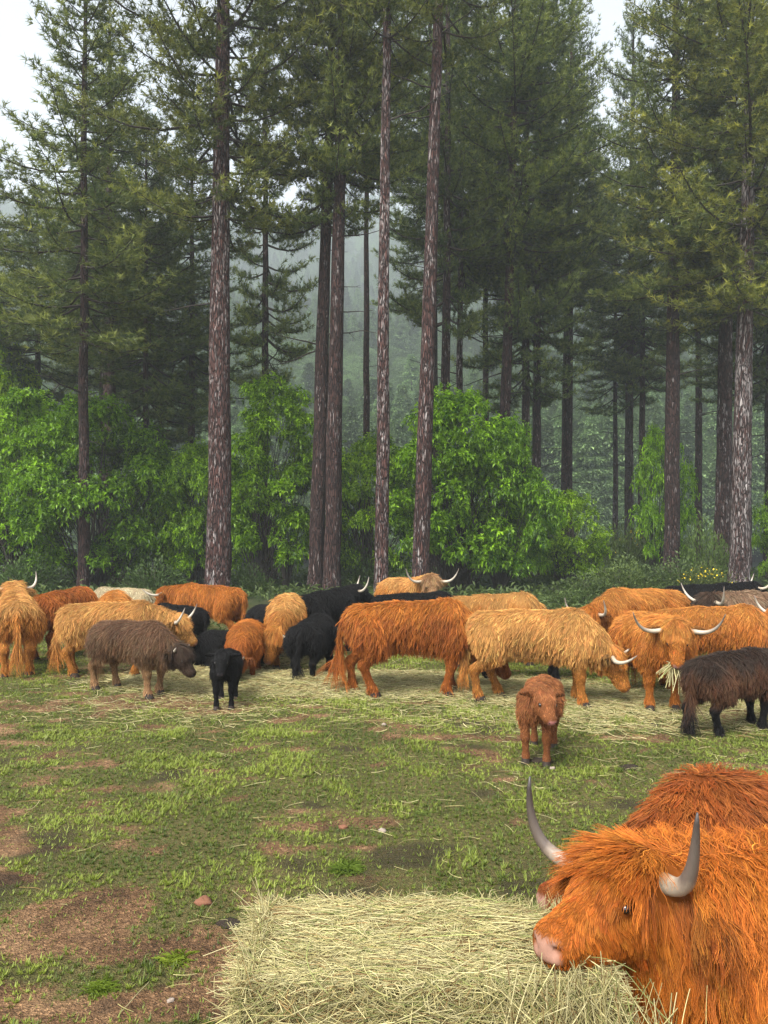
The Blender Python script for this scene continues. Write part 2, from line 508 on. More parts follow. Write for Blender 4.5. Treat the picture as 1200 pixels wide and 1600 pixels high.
P_cone = lambda f: (1 - f) ** 0.8 * (0.55 + 0.45 * min(1, f * 5)) + 0.05
P_broad = lambda f: (math.sin(math.pi * min(1, 0.16 + 0.84 * f)) ** 0.7) * (1 - 0.35 * f) + 0.05
P_dense = lambda f: (1 - f) ** 0.6 * (0.7 + 0.3 * min(1, f * 6)) + 0.05
CROWNS = [
    pine_crown(11, 13.5, 3.3, P_cone, 0.56, 5, 1.0, 9, 0.2, -14),
    pine_crown(12, 15.0, 4.3, P_broad, 0.54, 5, 0.95, 9, 0.2, -8),
    pine_crown(13, 15.0, 4.0, P_dense, 0.66, 5, 1.0, 9, 0.2, -16),
    pine_crown(14, 12.0, 3.6, P_broad, 0.70, 4, 0.9, 9, 0.2, -4, 0.12),
    pine_crown(15, 14.0, 3.7, P_dense, 0.64, 5, 1.0, 9, 0.2, -20),
]

def pine_trunk(seed, H, w, lean, sn):
    rng = np.random.default_rng(seed)
    zs = np.concatenate([[-0.6, 0, 0.25, 0.6], np.linspace(1.2, H, 26)])
    sides = 18
    k = len(zs)
    f = np.clip(zs / H, 0, 1)
    rad = w * 0.5 * (1 - 0.80 * f ** 1.15) * (1 + 0.30 * np.exp(-np.maximum(zs, 0) / 0.35))
    rad = np.maximum(rad, 0.02)
    wob = np.cumsum(rng.normal(size=(k, 2)), 0) * 0.012
    px = lean * np.maximum(zs, 0) + wob[:, 0]
    py = wob[:, 1]
    th = np.linspace(0, 2 * np.pi, sides, endpoint=False)
    rr = rad[:, None] * (1 + rng.normal(size=(k, sides)) * 0.035 + 0.04 * np.sin(3 * th + rng.random() * 6)[None])
    Vt = np.stack([px[:, None] + rr * np.cos(th), py[:, None] + rr * np.sin(th), np.broadcast_to(zs[:, None], rr.shape)], -1).reshape(-1, 3)
    i = np.arange(k - 1)[:, None] * sides; j = np.arange(sides)[None]
    j2 = (j + 1) % sides
    Q = np.stack([i + j, i + j2, i + sides + j2, i + sides + j], -1).reshape(-1, 4)
    g = Geo(); g.add(Vt, Q, None, 0)
    # bare dead limbs and stubs on the lower stem
    z0, z1, ns = sn
    for q_ in range(ns):
        z = rng.uniform(z0, z1); az = rng.random() * 6.28
        Ls = rng.uniform(0.25, 2.6) if rng.random() < 0.75 else rng.uniform(0.1, 0.3)
        hd = np.array([math.cos(az), math.sin(az), rng.uniform(-0.3, 0.25)])
        t = np.linspace(0, 1, 5)
        c0 = np.array([np.interp(z, zs, px), np.interp(z, zs, py), z])
        pth = c0 + hd * (Ls * t)[:, None] + np.array([0, 0, 1]) * (Ls * (rng.uniform(-0.15, 0.2)) * t * t)[:, None] + rng.normal(size=(5, 3)) * 0.03 * Ls * t[:, None]
        Vb, Qb, Tb = tube(pth, (0.012 + 0.010 * Ls) * (1 - 0.75 * t), 5, False)
        g.add(Vb, Qb, Tb, 1)
        for s_ in range(int(Ls * 2.2)):
            tq = rng.uniform(0.35, 0.95)
            b0 = pth[int(tq * 4)]; dd = norm(hd + rng.normal(size=3) * 0.7) * rng.uniform(0.15, 0.5) * Ls * 0.5
            Vb, Qb, Tb = tube(np.array([b0, b0 + dd * 0.5 + [0, 0, 0.02], b0 + dd]), np.array([0.009, 0.006, 0.003]), 3, False)
            g.add(Vb, Qb, Tb, 1)
    return g.mesh('trunk', [M_BARK, M_TWIG])

PINES = [
    # x, y, width, lean/m, crown base z, top z, crown variant, crown radius scale, paleness, redness, snags, tint, label
    (-10.56, 27.0, .40, .000, 8.6, 24.0, 0, 1.22, .10, .2, (4, 9, 8), (1, 1, 1), 'slender dark pine with pointed crown against the sky at the upper left'),
    (-11.75, 33.0, .64, .000, 11.5, 24.0, 2, .95, .35, .4, (6, 12, 8), (.8, .9, .9), 'brown-barked pine just right of and behind the slender pine at the left'),
    (-13.2, 36.0, .36, .000, 11.0, 20.5, 4, .95, .0, .1, (6, 12, 8), (.75, .85, .85), 'thin dark pine trunk half hidden by the brown-barked pine at the left'),
    (-9.55, 31.0, .30, .000, 6.3, 19.0, 4, .85, .0, .0, (3, 7, 8), (.7, .8, .8), 'very thin black trunk with low dark crown between two thicker left pines'),
    (-9.60, 38.0, .45, .000, 9.0, 23.0, 2, .90, .0, .1, (5, 12, 12), (.75, .85, .85), 'dark distant pine just left of the thick white-streaked trunk'),
    (-5.55, 25.5, .82, .011, 12.6, 30.0, 1, 1.05, .45, 1.0, (9, 13, 7), (1.05, 1, .9), 'thickest left pine, red-brown trunk streaked with white above an orange cow'),
    (-2.43, 27.0, .55, .029, 13.2, 30.0, 2, .80, .15, .2, (8, 14, 11), (.95, .97, .95), 'left trunk of the close pair of dark pines beside the chestnut tree'),
    (-1.76, 26.0, .58, .018, 14.4, 30.0, 1, .68, .2, .35, (9, 14, 8), (1, 1, .95), 'right trunk of the close pair of dark pines near the black horned cow'),
    (-0.14, 24.0, .44, .011, 17.4, 30.0, 3, .80, .55, .9, (13, 19, 8), (1.1, 1.05, .9), 'slim straight pinkish-brown pine standing in the middle of the picture'),
    (1.10, 24.0, .54, .031, 17.6, 31.0, 3, .85, .4, .75, (13, 19, 8), (1.1, 1.05, .9), 'reddish pine leaning slightly right behind the long-horned blond cow'),
    (2.60, 33.0, .48, .004, 11.0, 30.0, 3, .85, .25, .15, (8, 14, 9), (.85, .93, .9), 'grey-flecked pine trunk right of the leaning reddish pine'),
    (3.53, 36.0, .38, .010, 14.0, 29.0, 4, .85, .45, .1, (8, 13, 8), (.75, .85, .85), 'narrow pale-flecked pine trunk behind the right chestnut tree'),
    (5.32, 34.0, .56, .020, 14.6, 31.0, 1, 1.0, .0, .3, (8, 15, 16), (.95, 1, .9), 'dark pine with many bare side branches above the right chestnut tree'),
    (6.62, 36.0, .44, .000, 9.0, 29.0, 2, .9, .2, .1, (8, 12, 10), (.75, .85, .85), 'left one of two dark pine trunks standing close at the edge of the chestnut'),
    (7.32, 37.0, .46, .008, 12.0, 30.0, 4, 1.0, .2, .1, (8, 12, 10), (.75, .85, .85), 'right one of two dark pine trunks standing close at the edge of the chestnut'),
    (9.69, 41.0, .68, .012, 15.0, 31.0, 2, .95, .05, .15, (8, 15, 14), (.75, .85, .85), 'dark pine standing alone in the gap right of the chestnut tree'),
    (15.0, 50.0, .38, .000, 11.5, 25.0, 4, .95, .0, .0, (7, 12, 8), (.75, .85, .85), 'thinnest trunk of the three far dark pines in the gap'),
    (15.0, 47.0, .58, .008, 12.4, 34.0, 2, .95, .0, .0, (7, 12, 8), (.75, .85, .85), 'middle trunk of the three far dark pines in the gap'),
    (15.35, 46.0, .46, .010, 11.0, 25.0, 4, .90, .0, .0, (7, 11, 8), (.75, .85, .85), 'right trunk of the three far dark pines in the gap'),
    (11.6, 31.0, .64, .008, 12.2, 29.0, 2, .95, .05, .15, (8, 13, 8), (.9, .95, .9), 'dark upright pine behind the brown long-horned cow'),
    (14.5, 33.0, .72, .022, 12.0, 30.0, 1, .95, .35, .3, (8, 12, 8), (.9, .95, .9), 'grey-brown pine trunk just left of the white-mottled pine'),
    (13.1, 28.5, .74, .022, 10.4, 27.0, 1, 1.1, .75, .6, (8, 11, 4), (1.25, 1.12, .85), 'white-mottled pine at the right with drooping yellow-green boughs'),
    (19.0, 40.0, .34, .000, 9.5, 25.0, 4, .95, .0, .0, (5, 10, 8), (.75, .85, .85), 'thin dark pine behind the white-mottled pine'),
    (18.0, 36.0, .50, .000, 8.8, 27.0, 2, .95, .0, .1, (5, 9, 8), (.75, .85, .85), 'dark pine cut by the right edge of the picture'),
    (-18.2, 34.0, .50, .000, 9.0, 21.5, 2, .95, .0, .1, (5, 9, 8), (.8, .88, .85), 'dark pine at the left edge of the picture'),
    (-15.6, 43.0, .50, .000, 10.0, 22.0, 4, .95, .0, .1, (5, 9, 8), (.75, .85, .85), 'far pine between the left edge and the slender pine'),
    (12.4, 52.0, .50, .000, 20.5, 36.0, 2, 1.0, .0, .1, (5, 9, 6), (.75, .85, .85), 'far pine whose crown fills the gap left of the three thin trunks'),
    (3.2, 48.0, .50, .000, 17.0, 36.0, 2, 1.1, .0, .1, (5, 9, 6), (.75, .85, .85), 'far pine whose crown rises behind the grey-flecked trunk'),
    (-17.1, 38.0, .45, .000, 7.5, 19.0, 4, .95, .0, .1, (4, 8, 8), (.8, .88, .85), 'dim pine with low boughs behind the left edge chestnut'),
    (-11.9, 41.0, .40, .000, 7.5, 22.0, 2, .95, .0, .1, (4, 8, 8), (.75, .85, .85), 'dim pine with low boughs far behind the very thin black trunk'),
    (-5.3, 34.5, .40, .000, 9.0, 28.0, 0, .85, .0, .1, (6, 11, 10), (.8, .88, .85), 'dim pine with boughs hanging between the thick trunk and the pair'),
    (2.4, 41.0, .45, .000, 20.0, 34.0, 4, 1.0, .0, .1, (6, 12, 10), (.75, .85, .85), 'dim pine whose boughs hang between the slim and the leaning pine'),
    (6.0, 45.0, .45, .000, 17.0, 33.0, 2, 1.0, .0, .1, (6, 10, 10), (.7, .8, .8), 'dim pine with low dark boughs behind the right chestnut'),
    (8.6, 47.0, .42, .000, 18.0, 33.0, 4, 1.0, .0, .1, (6, 10, 10), (.7, .8, .8), 'dim pine behind and left of the lone dark pine'),
    (18.0, 44.0, .45, .000, 14.5, 30.0, 2, 1.0, .0, .1, (6, 10, 8), (.75, .85, .85), 'dim pine filling the space behind the dark upright pine'),
    (-0.9, 40.0, .40, .000, 21.0, 35.0, 2, 1.0, .0, .1, (9, 14, 6), (.8, .88, .85), 'dim tall pine behind the slim pinkish pine'),
]
for i, (x, y, w, ln, zb, zt, cv, rs, pale, red, sn, tint, lab) in enumerate(PINES):
    zg = float(terrain(np.array([x]), np.array([y]))[0])
    t = empty('pine_tree', (x, y, zg))
    tag(t, lab, 'pine tree', 'tall pines at the edge of the pasture')
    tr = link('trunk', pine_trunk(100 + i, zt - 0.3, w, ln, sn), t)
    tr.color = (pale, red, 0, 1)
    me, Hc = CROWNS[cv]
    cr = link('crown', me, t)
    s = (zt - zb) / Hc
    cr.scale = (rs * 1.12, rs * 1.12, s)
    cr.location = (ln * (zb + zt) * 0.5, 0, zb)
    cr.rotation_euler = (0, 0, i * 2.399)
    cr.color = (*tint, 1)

# ------------------------------------------------------------------ chestnut trees and bushes
def leafs(rng, base, dirv, length, width, fold=0.25, droop=0.35):
    """two folded triangles per leaf, bent down"""
    n = len(base)
    up = np.array([0, 0, 1.0])
    side = norm(np.cross(dirv, up + rng.normal(size=(n, 3)) * 0.25))
    nrm = np.cross(side, dirv)
    mid = base + dirv * (length * 0.5)[:, None] - up * (length * droop * 0.18)[:, None]
    tip = base + dirv * length[:, None] - up * (length * droop)[:, None]
    a = mid + side * (width * 0.5)[:, None] + nrm * (width * fold)[:, None]
    b = mid - side * (width * 0.5)[:, None] + nrm * (width * fold)[:, None]
    V_ = np.stack([base, a, tip, b], 1).reshape(-1, 3)
    i = np.arange(n)[:, None] * 4
    T = np.stack([i + np.array([0, 1, 2]), i + np.array([0, 2, 3])], 1).reshape(-1, 3)
    return V_, T

def broadleaf(seed, H, z0, Rm, nlobe, nshoot, leaf=0.2, stems=3, taper=0.5):
    rng = np.random.default_rng(seed)
    g = Geo(); gw = Geo()
    lob = []
    while len(lob) < nlobe:
        f = rng.random()
        z = z0 + (H - z0) * f
        rr = Rm * (math.sin(math.pi * (0.18 + 0.78 * f)) ** taper) * rng.uniform(0.25, 1.0) ** 0.6
        az = rng.random() * 6.28
        lob.append((rr * math.cos(az), rr * math.sin(az) , z, rng.uniform(0.38, 0.78) * (Rm / 2.4)))
    lob = np.array(lob)
    st = [np.array([rng.normal() * 0.25, rng.normal() * 0.25, -0.2]) for _ in range(stems)]
    for li, l in enumerate(lob):
        s = st[li % stems]
        top = np.array([s[0] * 1.5 + l[0] * 0.25, s[1] * 1.5 + l[1] * 0.25, max(0.6, l[2] * 0.55)])
        t = np.linspace(0, 1, 6)[:, None]
        pth = s * (1 - t) ** 2 + 2 * top * t * (1 - t) + l[:3] * t * t
        r0 = 0.075 if li < stems else 0.03
        Vt, Q, T = tube(pth, r0 * (1 - 0.85 * t[:, 0]), 5, False)
        gw.add(Vt, Q, T, 0)
    li = rng.integers(0, nlobe, nshoot)
    d = rand_unit(rng, nshoot); d[:, 2] = np.abs(d[:, 2]) * 0.9 - 0.25 * (rng.random(nshoot) < 0.35)
    d = norm(d)
    c = lob[li, :3] + d * (lob[li, 3] * rng.uniform(0.55, 1.05, nshoot))[:, None]
    k = 7
    az = rng.random((nshoot, 1)) * 6.28 + np.arange(k)[None] * 6.283 / k + rng.normal(size=(nshoot, k)) * 0.3
    e1 = norm(np.cross(d, [0.3, 0.2, 1.0])); e2 = np.cross(d, e1)
    dl = norm(d[:, None] * rng.uniform(0.0, 0.9, (nshoot, k, 1)) + e1[:, None] * np.cos(az)[..., None] + e2[:, None] * np.sin(az)[..., None])
    ln = leaf * rng.uniform(0.65, 1.2, (nshoot * k,))
    base = np.repeat(c, k, 0) + rng.normal(size=(nshoot * k, 3)) * 0.03
    Vl, Tl = leafs(rng, base, dl.reshape(-1, 3), ln, ln * 0.44, 0.20, 0.20)
    tone = np.clip(np.repeat(rng.normal(0.42, 0.26, nshoot), k) + rng.normal(size=nshoot * k) * 0.16, 0, 1)
    g.add(Vl, None, Tl, 0, np.repeat(tone, 4))
    return g.mesh('crown', [M_CHEST], False), gw.mesh('trunk', [M_CHBARK])

CHV = []
for sd_, a in enumerate([(6.4, 0.8, 1.9, 85, 4700, .155, 4), (5.6, 0.7, 2.3, 90, 5200, .165, 4), (4.6, .5, 2.4, 85, 4700, .145, 5), (3.4, .4, 1.7, 55, 2000, .15, 4)]):
    CHV.append(broadleaf(500 + sd_, *a))

CHESTNUTS = [
    # x, y, variant, rz, scale xyz, tint, label
    (-4.05, 28.6, 0, 0.4, (1.0, 1.0, 1.16), (1, 1, 1), 'rounded bright green chestnut tree between the thick pine and the pine pair'),
    (2.7, 28.4, 1, 1.4, (1.1, 1.1, 1.20), (.97, 1.0, 1), 'large leafy chestnut tree behind the red-brown cow, right of the middle'),
    (4.15, 28.2, 2, 2.0, (.85, .9, 1.22), (.85, .93, 1), 'darker chestnut tree merging into the large one at its right'),
    (-.75, 29.6, 2, 3.0, (.90, .9, 1.16), (1.15, 1.1, 1), 'yellowish chestnut tree seen between the pine pair and the slim pine'),
    (-10.9, 29.2, 2, 0.9, (1.25, 1.1, 1.40), (.92, .98, 1), 'chestnut tree directly behind the slender left pine'),
    (-14.0, 29.6, 0, 2.2, (1.3, 1.1, 1.12), (1, 1.02, 1), 'chestnut tree at the left edge with dense mid-green leaves'),
    (-9.0, 33.0, 3, 1.1, (1.3, 1.2, 1.55), (1.3, 1.15, .9), 'yellow-green young chestnut in the gap behind the very thin trunk'),
    (-7.0, 30.0, 2, 4.1, (.8, .8, 1.12), (1.1, 1.08, 1), 'young chestnut tree just left of the thick white-streaked pine'),
    (-17.8, 34.5, 0, 5.1, (1.2, 1.2, 1.9), (1.4, 1.2, .9), 'tall yellow-green tree rising at the left edge above the chestnuts'),
    (7.4, 30.5, 3, 5.6, (.85, .85, 1.0), (1.2, 1.1, 1), 'small bright chestnut bush just left of the lone dark pine'),
    (12.3, 34.0, 3, 0.2, (.75, .75, 1.8), (1.0, 1.05, .95), 'thin sapling with sparse green sprays beside the dark upright pine'),
    (15.9, 30.2, 3, 3.7, (.7, .7, 1.1), (1.1, 1.1, 1), 'young green tree at the right edge beyond the white-mottled pine'),
]
for i, (x, y, v, rz, s, tint, lab) in enumerate(CHESTNUTS):
    zg = float(terrain(np.array([x]), np.array([y]))[0])
    t = empty('chestnut_tree', (x, y, zg), rz)
    tag(t, lab, 'tree', 'bright green broadleaf trees below the pines')
    c = link('crown', CHV[v][0], t)
    c.scale = s
    c.color = (*tint, 1)
    w_ = link('trunk', CHV[v][1], t)
    w_.scale = s

def bush(seed, n, leaf, flower=0):
    rng = np.random.default_rng(seed)
    g = Geo()
    p = rand_unit(rng, n) * (rng.random((n, 1)) ** 0.4)
    p[:, 2] = np.abs(p[:, 2])
    p *= 1 + 0.3 * np.sin(p[:, :1] * 5 + 1) * np.cos(p[:, 1:2] * 4)
    d = norm(p * [1, 1, 0.6] + rng.normal(size=(n, 3)) * 0.5 + [0, 0, 0.7])
    ln = leaf * rng.uniform(0.6, 1.3, n)
    Vl, Tl = leafs(rng, p, d, ln, ln * 0.3, 0.2, 0.15)
    g.add(Vl, None, Tl, 0, np.repeat(np.clip(rng.normal(0.45, 0.25, n), 0, 1), 4))
    for k in range(26):
        a = rand_unit(rng, 1)[0]; a[2] = abs(a[2])
        Vt, Q, T = tube(np.array([[0, 0, -0.1], a * 0.5, a * 0.95]), np.array([.012, .008, .003]), 3, False)
        g.add(Vt, Q, T, 1)
    if flower:
        q = norm(p[:flower] + [0, 0, .3]) * rng.uniform(.8, 1.05, (flower, 1))
        q[:, 2] = np.abs(q[:, 2])
        Vf, Tf = leafs(rng, q, rand_unit(rng, flower), np.full(flower, .07), np.full(flower, .06))
        g.add(Vf, None, Tf, 2, .5)
    return g.mesh('foliage', [M_BUSH, M_TWIG, M_FLOWER], False)

BV = [bush(601, 2600, .13), bush(602, 2600, .12), bush(603, 2200, .12, 60)]
BUSHES = [
    (8.1, 26.5, 0, 1.5, 1.0, (1.1, 1.1, .9), 'grey-green bush beneath the small bright chestnut'),
    (6.4, 24.5, 1, 1.3, .75, (.9, .95, .9), 'low bush at the foot of the darker chestnut tree'),
    (9.3, 29.0, 1, 1.7, 1.05, (.9, .95, 1), 'bush in front of the lone dark pine'),
    (11.2, 36.0, 0, 1.8, 2.2, (1.25, 1.3, .9), 'light green shrub between the lone pine and the three far trunks'),
    (13.2, 40.0, 2, 1.6, 2.4, (1.1, 1.1, .9), 'yellow-flecked shrub at the foot of the three far trunks'),
    (10.6, 28.0, 0, 1.5, 1.1, (.85, .9, .9), 'dull green bush left of the dark upright pine'),
    (11.0, 26.3, 2, 1.1, .95, (1.2, 1.1, .8), 'broom bush with yellow flowers right of the dark upright pine'),
    (13.2, 31.5, 1, 1.6, 2.3, (1.1, 1.2, .9), 'tall bright shrub between the dark upright pine and grey-brown trunk'),
    (8.0, 33.5, 1, 1.7, 2.0, (1.3, 1.3, .9), 'bright shrub left of the lone dark pine'),
    (5.2, 21.5, 0, 1.0, .55, (.9, .95, .9), 'small bush in the shade under the right chestnuts'),
    (-4.8, 26.5, 1, 1.2, .9, (.8, .95, .8), 'dark bush just right of the thick white-streaked trunk'),
    (-7.8, 26.0, 1, 1.4, 1.1, (.8, .95, .8), 'bush filling the space left of the very thin trunk'),
    (0.6, 24.5, 0, 1.2, .8, (.8, .95, .8), 'bush between the slim pine and the leaning pine'),
    (-1.0, 29.0, 1, 1.5, 1.4, (.8, .95, .8), 'bush seen between the right pair trunk and the slim pine'),
    (14.6, 25.0, 1, 1.4, 1.3, (1, 1.05, .9), 'bush at the right edge behind the black cow'),
    (-12.5, 27.0, 1, 1.6, 1.3, (.8, .95, .8), 'bush at the left edge under the chestnuts'),
]
for i, (x, y, v, r, h, tint, lab) in enumerate(BUSHES):
    zg = float(terrain(np.array([x]), np.array([y]))[0])
    o = link('bush', BV[v])
    o.location = (x, y, zg - 0.05); o.scale = (r, r, h); o.rotation_euler = (0, 0, i * 1.3)
    o.color = (*tint, 1)
    tag(o, lab, 'bush', 'bushes along the edge of the wood')

# low plants under the wood
rng = np.random.default_rng(77)
n = 46000
y = 14.5 + 46 * rng.random(n) ** 1.5
x = rng.uniform(-1, 1, n) * (0.56 * y + 2)
keep = nB.fbm(x * 0.5, y * 0.4, 3) > 0.40
x, y = x[keep], y[keep]
z = terrain(x, y)
hgt = rng.uniform(0.08, 0.34, len(x)) * smoothstep(13, 24, y)
d = norm(rng.normal(size=(len(x), 3)) * [1, 1, .3] + [0, 0, 0.9])
Vl, Tl = leafs(rng, np.stack([x, y, z + hgt * rng.random(len(x))], -1), d, 0.09 + hgt * 0.8, 0.03 + hgt * .18, .2, .3)
und = link('undergrowth', mesh_np('undergrowth', Vl, [Tl], [M_BUSH], False, None, {'tone': np.repeat(np.clip(rng.normal(.45, .25, len(x)), 0, 1), 4)}))
tag(und, 'low green undergrowth under the trees behind the herd', 'undergrowth', None, 'stuff')

# ------------------------------------------------------------------ wooded hillside far behind
def far_tree(seed, kind, n):
    rng = np.random.default_rng(seed)
    f = rng.random(n) ** (0.8 if kind == 0 else 1.0)
    if kind == 0:
        rr = 0.27 * (1 - f) ** 0.85 + 0.02
        rr = rr * (0.75 + 0.25 * np.sin(f * 60))
        zz = 0.12 + 0.88 * f
    else:
        rr = 0.36 * np.sin(np.pi * (0.12 + 0.85 * f)) ** 0.6
        zz = 0.18 + 0.8 * f
    az = rng.random(n) * 6.283
    lump = 1 + 0.25 * np.sin(az * 3 + f * 9)
    q = rr * lump * rng.random(n) ** 0.35
    c = np.stack([q * np.cos(az), q * np.sin(az), zz], -1)
    d = norm(np.stack([np.cos(az), np.sin(az), rng.uniform(-.3, .6, n)], -1) + rng.normal(size=(n, 3)) * .5)
    ln = rng.uniform(.014, .032, n)
    Vl, Tl = leafs(rng, c, d, ln, ln * .55, .2, .3)
    g = Geo(); g.add(Vl, None, Tl, 0, np.repeat(np.clip(rng.normal(.45, .25, n), 0, 1), 4))
    Vt, Q, T = tube(np.array([[0, 0, -.1], [0, 0, .5], [0, 0, .95]]), np.array([.016, .011, .003]), 5, False)
    g.add(Vt, Q, T, 1)
    return g.mesh('forest_tree', [M_FOREST, M_TWIG], False)

rng = np.random.default_rng(91)
n = 11000
y = 88 + 700 * rng.random(n) ** 1.35
x = rng.uniform(-1, 1, n) * (0.58 * y + 12)
keep = (np.abs(x) < 0.58 * y + 12)
x, y = x[keep], y[keep]
z = terrain(x, y)
fme = bpy.data.meshes.new('hill_forest')
fme.vertices.add(len(x))
fme.vertices.foreach_set('co', np.stack([x, y, z], -1).astype(np.float32).ravel())
kd = (nA.fbm(x * .02, y * .02, 2) + rng.normal(size=len(x)) * .08 > .52).astype(np.float32)
hh = np.where(kd > .5, rng.uniform(6, 11, len(x)), rng.uniform(9, 17, len(x))).astype(np.float32)
for nm_, arr in (('sort', kd), ('size', hh), ('spin', rng.random(len(x)) * 6.28)):
    a_ = fme.attributes.new(nm_, 'FLOAT', 'POINT'); a_.data.foreach_set('value', np.asarray(arr, np.float32))
forest = link('hill_forest', fme)
tag(forest, 'misty wooded hillside rising behind the pines', 'forest', None, 'stuff')
srcs = []
for q_, (kind, px, py, hs_) in enumerate(((0, -6.0, 96.0, 14.0), (1, 9.0, 92.0, 9.0))):
    s_ = link('forest_tree', far_tree(700 + q_, kind, 7000), forest)
    s_.location = (px, py, float(terrain(np.array([px]), np.array([py]))[0])); s_.scale = (hs_,) * 3
    s_.color = (1.0, 1.0, 1, 1) if kind == 0 else (1.7, 1.75, 1.2, 1)
    srcs.append(s_)
ng = bpy.data.node_groups.new('scatter_trees', 'GeometryNodeTree')
ng.interface.new_socket('Geometry', in_out='INPUT', socket_type='NodeSocketGeometry')
ng.interface.new_socket('Geometry', in_out='OUTPUT', socket_type='NodeSocketGeometry')
gi = ng.nodes.new('NodeGroupInput'); go = ng.nodes.new('NodeGroupOutput')
jn = ng.nodes.new('GeometryNodeJoinGeometry')
def gattr(nm_):
    a_ = ng.nodes.new('GeometryNodeInputNamedAttribute'); a_.data_type = 'FLOAT'; a_.inputs['Name'].default_value = nm_
    return a_.outputs[0]
for q_, s_ in enumerate(srcs):
    io = ng.nodes.new('GeometryNodeInstanceOnPoints')
    oi = ng.nodes.new('GeometryNodeObjectInfo'); oi.inputs[0].default_value = s_; oi.inputs['As Instance'].default_value = True
    cp = ng.nodes.new('FunctionNodeCompare'); cp.data_type = 'FLOAT'; cp.operation = 'GREATER_THAN' if q_ else 'LESS_EQUAL'
    ng.links.new(gattr('sort'), cp.inputs[0]); cp.inputs[1].default_value = 0.5
    ng.links.new(gi.outputs[0], io.inputs['Points'])
    ng.links.new(cp.outputs[0], io.inputs['Selection'])
    ng.links.new(oi.outputs['Geometry'], io.inputs['Instance'])
    cx = ng.nodes.new('ShaderNodeCombineXYZ'); ng.links.new(gattr('spin'), cx.inputs['Z'])
    ng.links.new(cx.outputs[0], io.inputs['Rotation'])
    ng.links.new(gattr('size'), io.inputs['Scale'])
    ng.links.new(io.outputs[0], jn.inputs[0])
ng.links.new(jn.outputs[0], go.inputs[0])
md = forest.modifiers.new('scatter', 'NODES'); md.node_group = ng

# ------------------------------------------------------------------ grass on the pasture
rng = np.random.default_rng(5)
def scatter_wedge(n, y0, y1, pw, margin=1.0):
    y = y0 + (y1 - y0) * rng.random(n) ** pw
    x = rng.uniform(-1, 1, n) * (0.5 * y + margin)
    return x, y
x1, y1 = scatter_wedge(860000, 2.4, 14.5, 1.25, 1.9)
g_ = grassiness(x1, y1)
keep = rng.random(len(x1)) < smoothstep(0.33, 0.48, g_) * 0.90 + 0.10
x1, y1, g_ = x1[keep], y1[keep], g_[keep]
dn = dungness(x1, y1)
keep = rng.random(len(x1)) > smoothstep(.56, .72, dn) * .85
x1, y1, g_ = x1[keep], y1[keep], g_[keep]
# blades gather in small tufts
cs = 0.05
ci = np.floor(x1 / cs).astype(int); cj_ = np.floor(y1 / cs).astype(int)
hx_ = nA.t[ci % 256, cj_ % 256]; hy_ = nB.t[ci % 256, cj_ % 256]; hw_ = .25 + .6 * nC.t[ci % 256, cj_ % 256]
x1 = x1 * (1 - hw_) + (ci + hx_) * cs * hw_
y1 = y1 * (1 - hw_) + (cj_ + hy_) * cs * hw_
tall = nD.fbm(x1 * 2.3 + 5, y1 * 2.3 + 9, 3)
hgt = (0.014 + 0.020 * smoothstep(.40, .66, g_) * smoothstep(.3, .75, tall)) * (.6 + .9 * nD.t[ci % 256, cj_ % 256]) * rng.uniform(.5, 1.5, len(x1))
n = len(x1)
az = rng.random(n) * 6.283
lean = rng.uniform(.2, 1.5, n)
z1 = terrain(x1, y1)
base = np.stack([x1, y1, z1 - .004], -1)
hd = np.stack([np.cos(az), np.sin(az), np.zeros(n)], -1)
tip = base + hd * (hgt * lean)[:, None] + np.array([0, 0, 1.]) * hgt[:, None]
sdv = np.stack([-np.sin(az), np.cos(az), np.zeros(n)], -1) * (0.0022 + 0.00035 * y1)[:, None] * rng.uniform(.7, 1.5, (n, 1))
Vg = np.stack([base - sdv, base + sdv, tip], 1).reshape(-1, 3)
tone = np.clip(.22 + .9 * (nC.fbm(x1 * 1.2, y1 * 1.2, 3) - .3) + .5 * (nA.t[(ci + 91) % 256, cj_ % 256] - .5) + rng.normal(size=n) * .2 + .5 * smoothstep(.5, .62, tall) - .1, 0, 1)
grass = link('grass', mesh_np('grass', Vg, [np.arange(3 * n).reshape(-1, 3)], [M_GRASS], False, None, {'tone': np.repeat(tone, 3)}))
tag(grass, 'short patchy grass growing over the pasture', 'grass', None, 'stuff')

# ------------------------------------------------------------------ cattle: bodies by blended implicit shapes, coats of hair curves
def rcone(P, a, b, ra, rb, sy=1.0):
    S = np.array([1, 1 / sy, 1], np.float32)
    a = np.asarray(a, np.float32) * S; b = np.asarray(b, np.float32) * S
    p = P * S - a
    ba = b - a
    h = np.clip((p @ ba) / max(float(ba @ ba), 1e-9), 0, 1)
    return (np.sqrt(((p - h[:, None] * ba) ** 2).sum(1)) - (ra + (rb - ra) * h)) * min(1.0, sy)

def ellip(P, c, D, r):
    q = (P - np.asarray(c, np.float32)) @ D.T / np.asarray(r, np.float32)
    l = np.sqrt((q * q).sum(1))
    return (l - 1) * min(r)

def smin(a, b, k):
    h = np.clip(0.5 + 0.5 * (b - a) / k, 0, 1)
    return b + (a - b) * h - k * h * (1 - h)

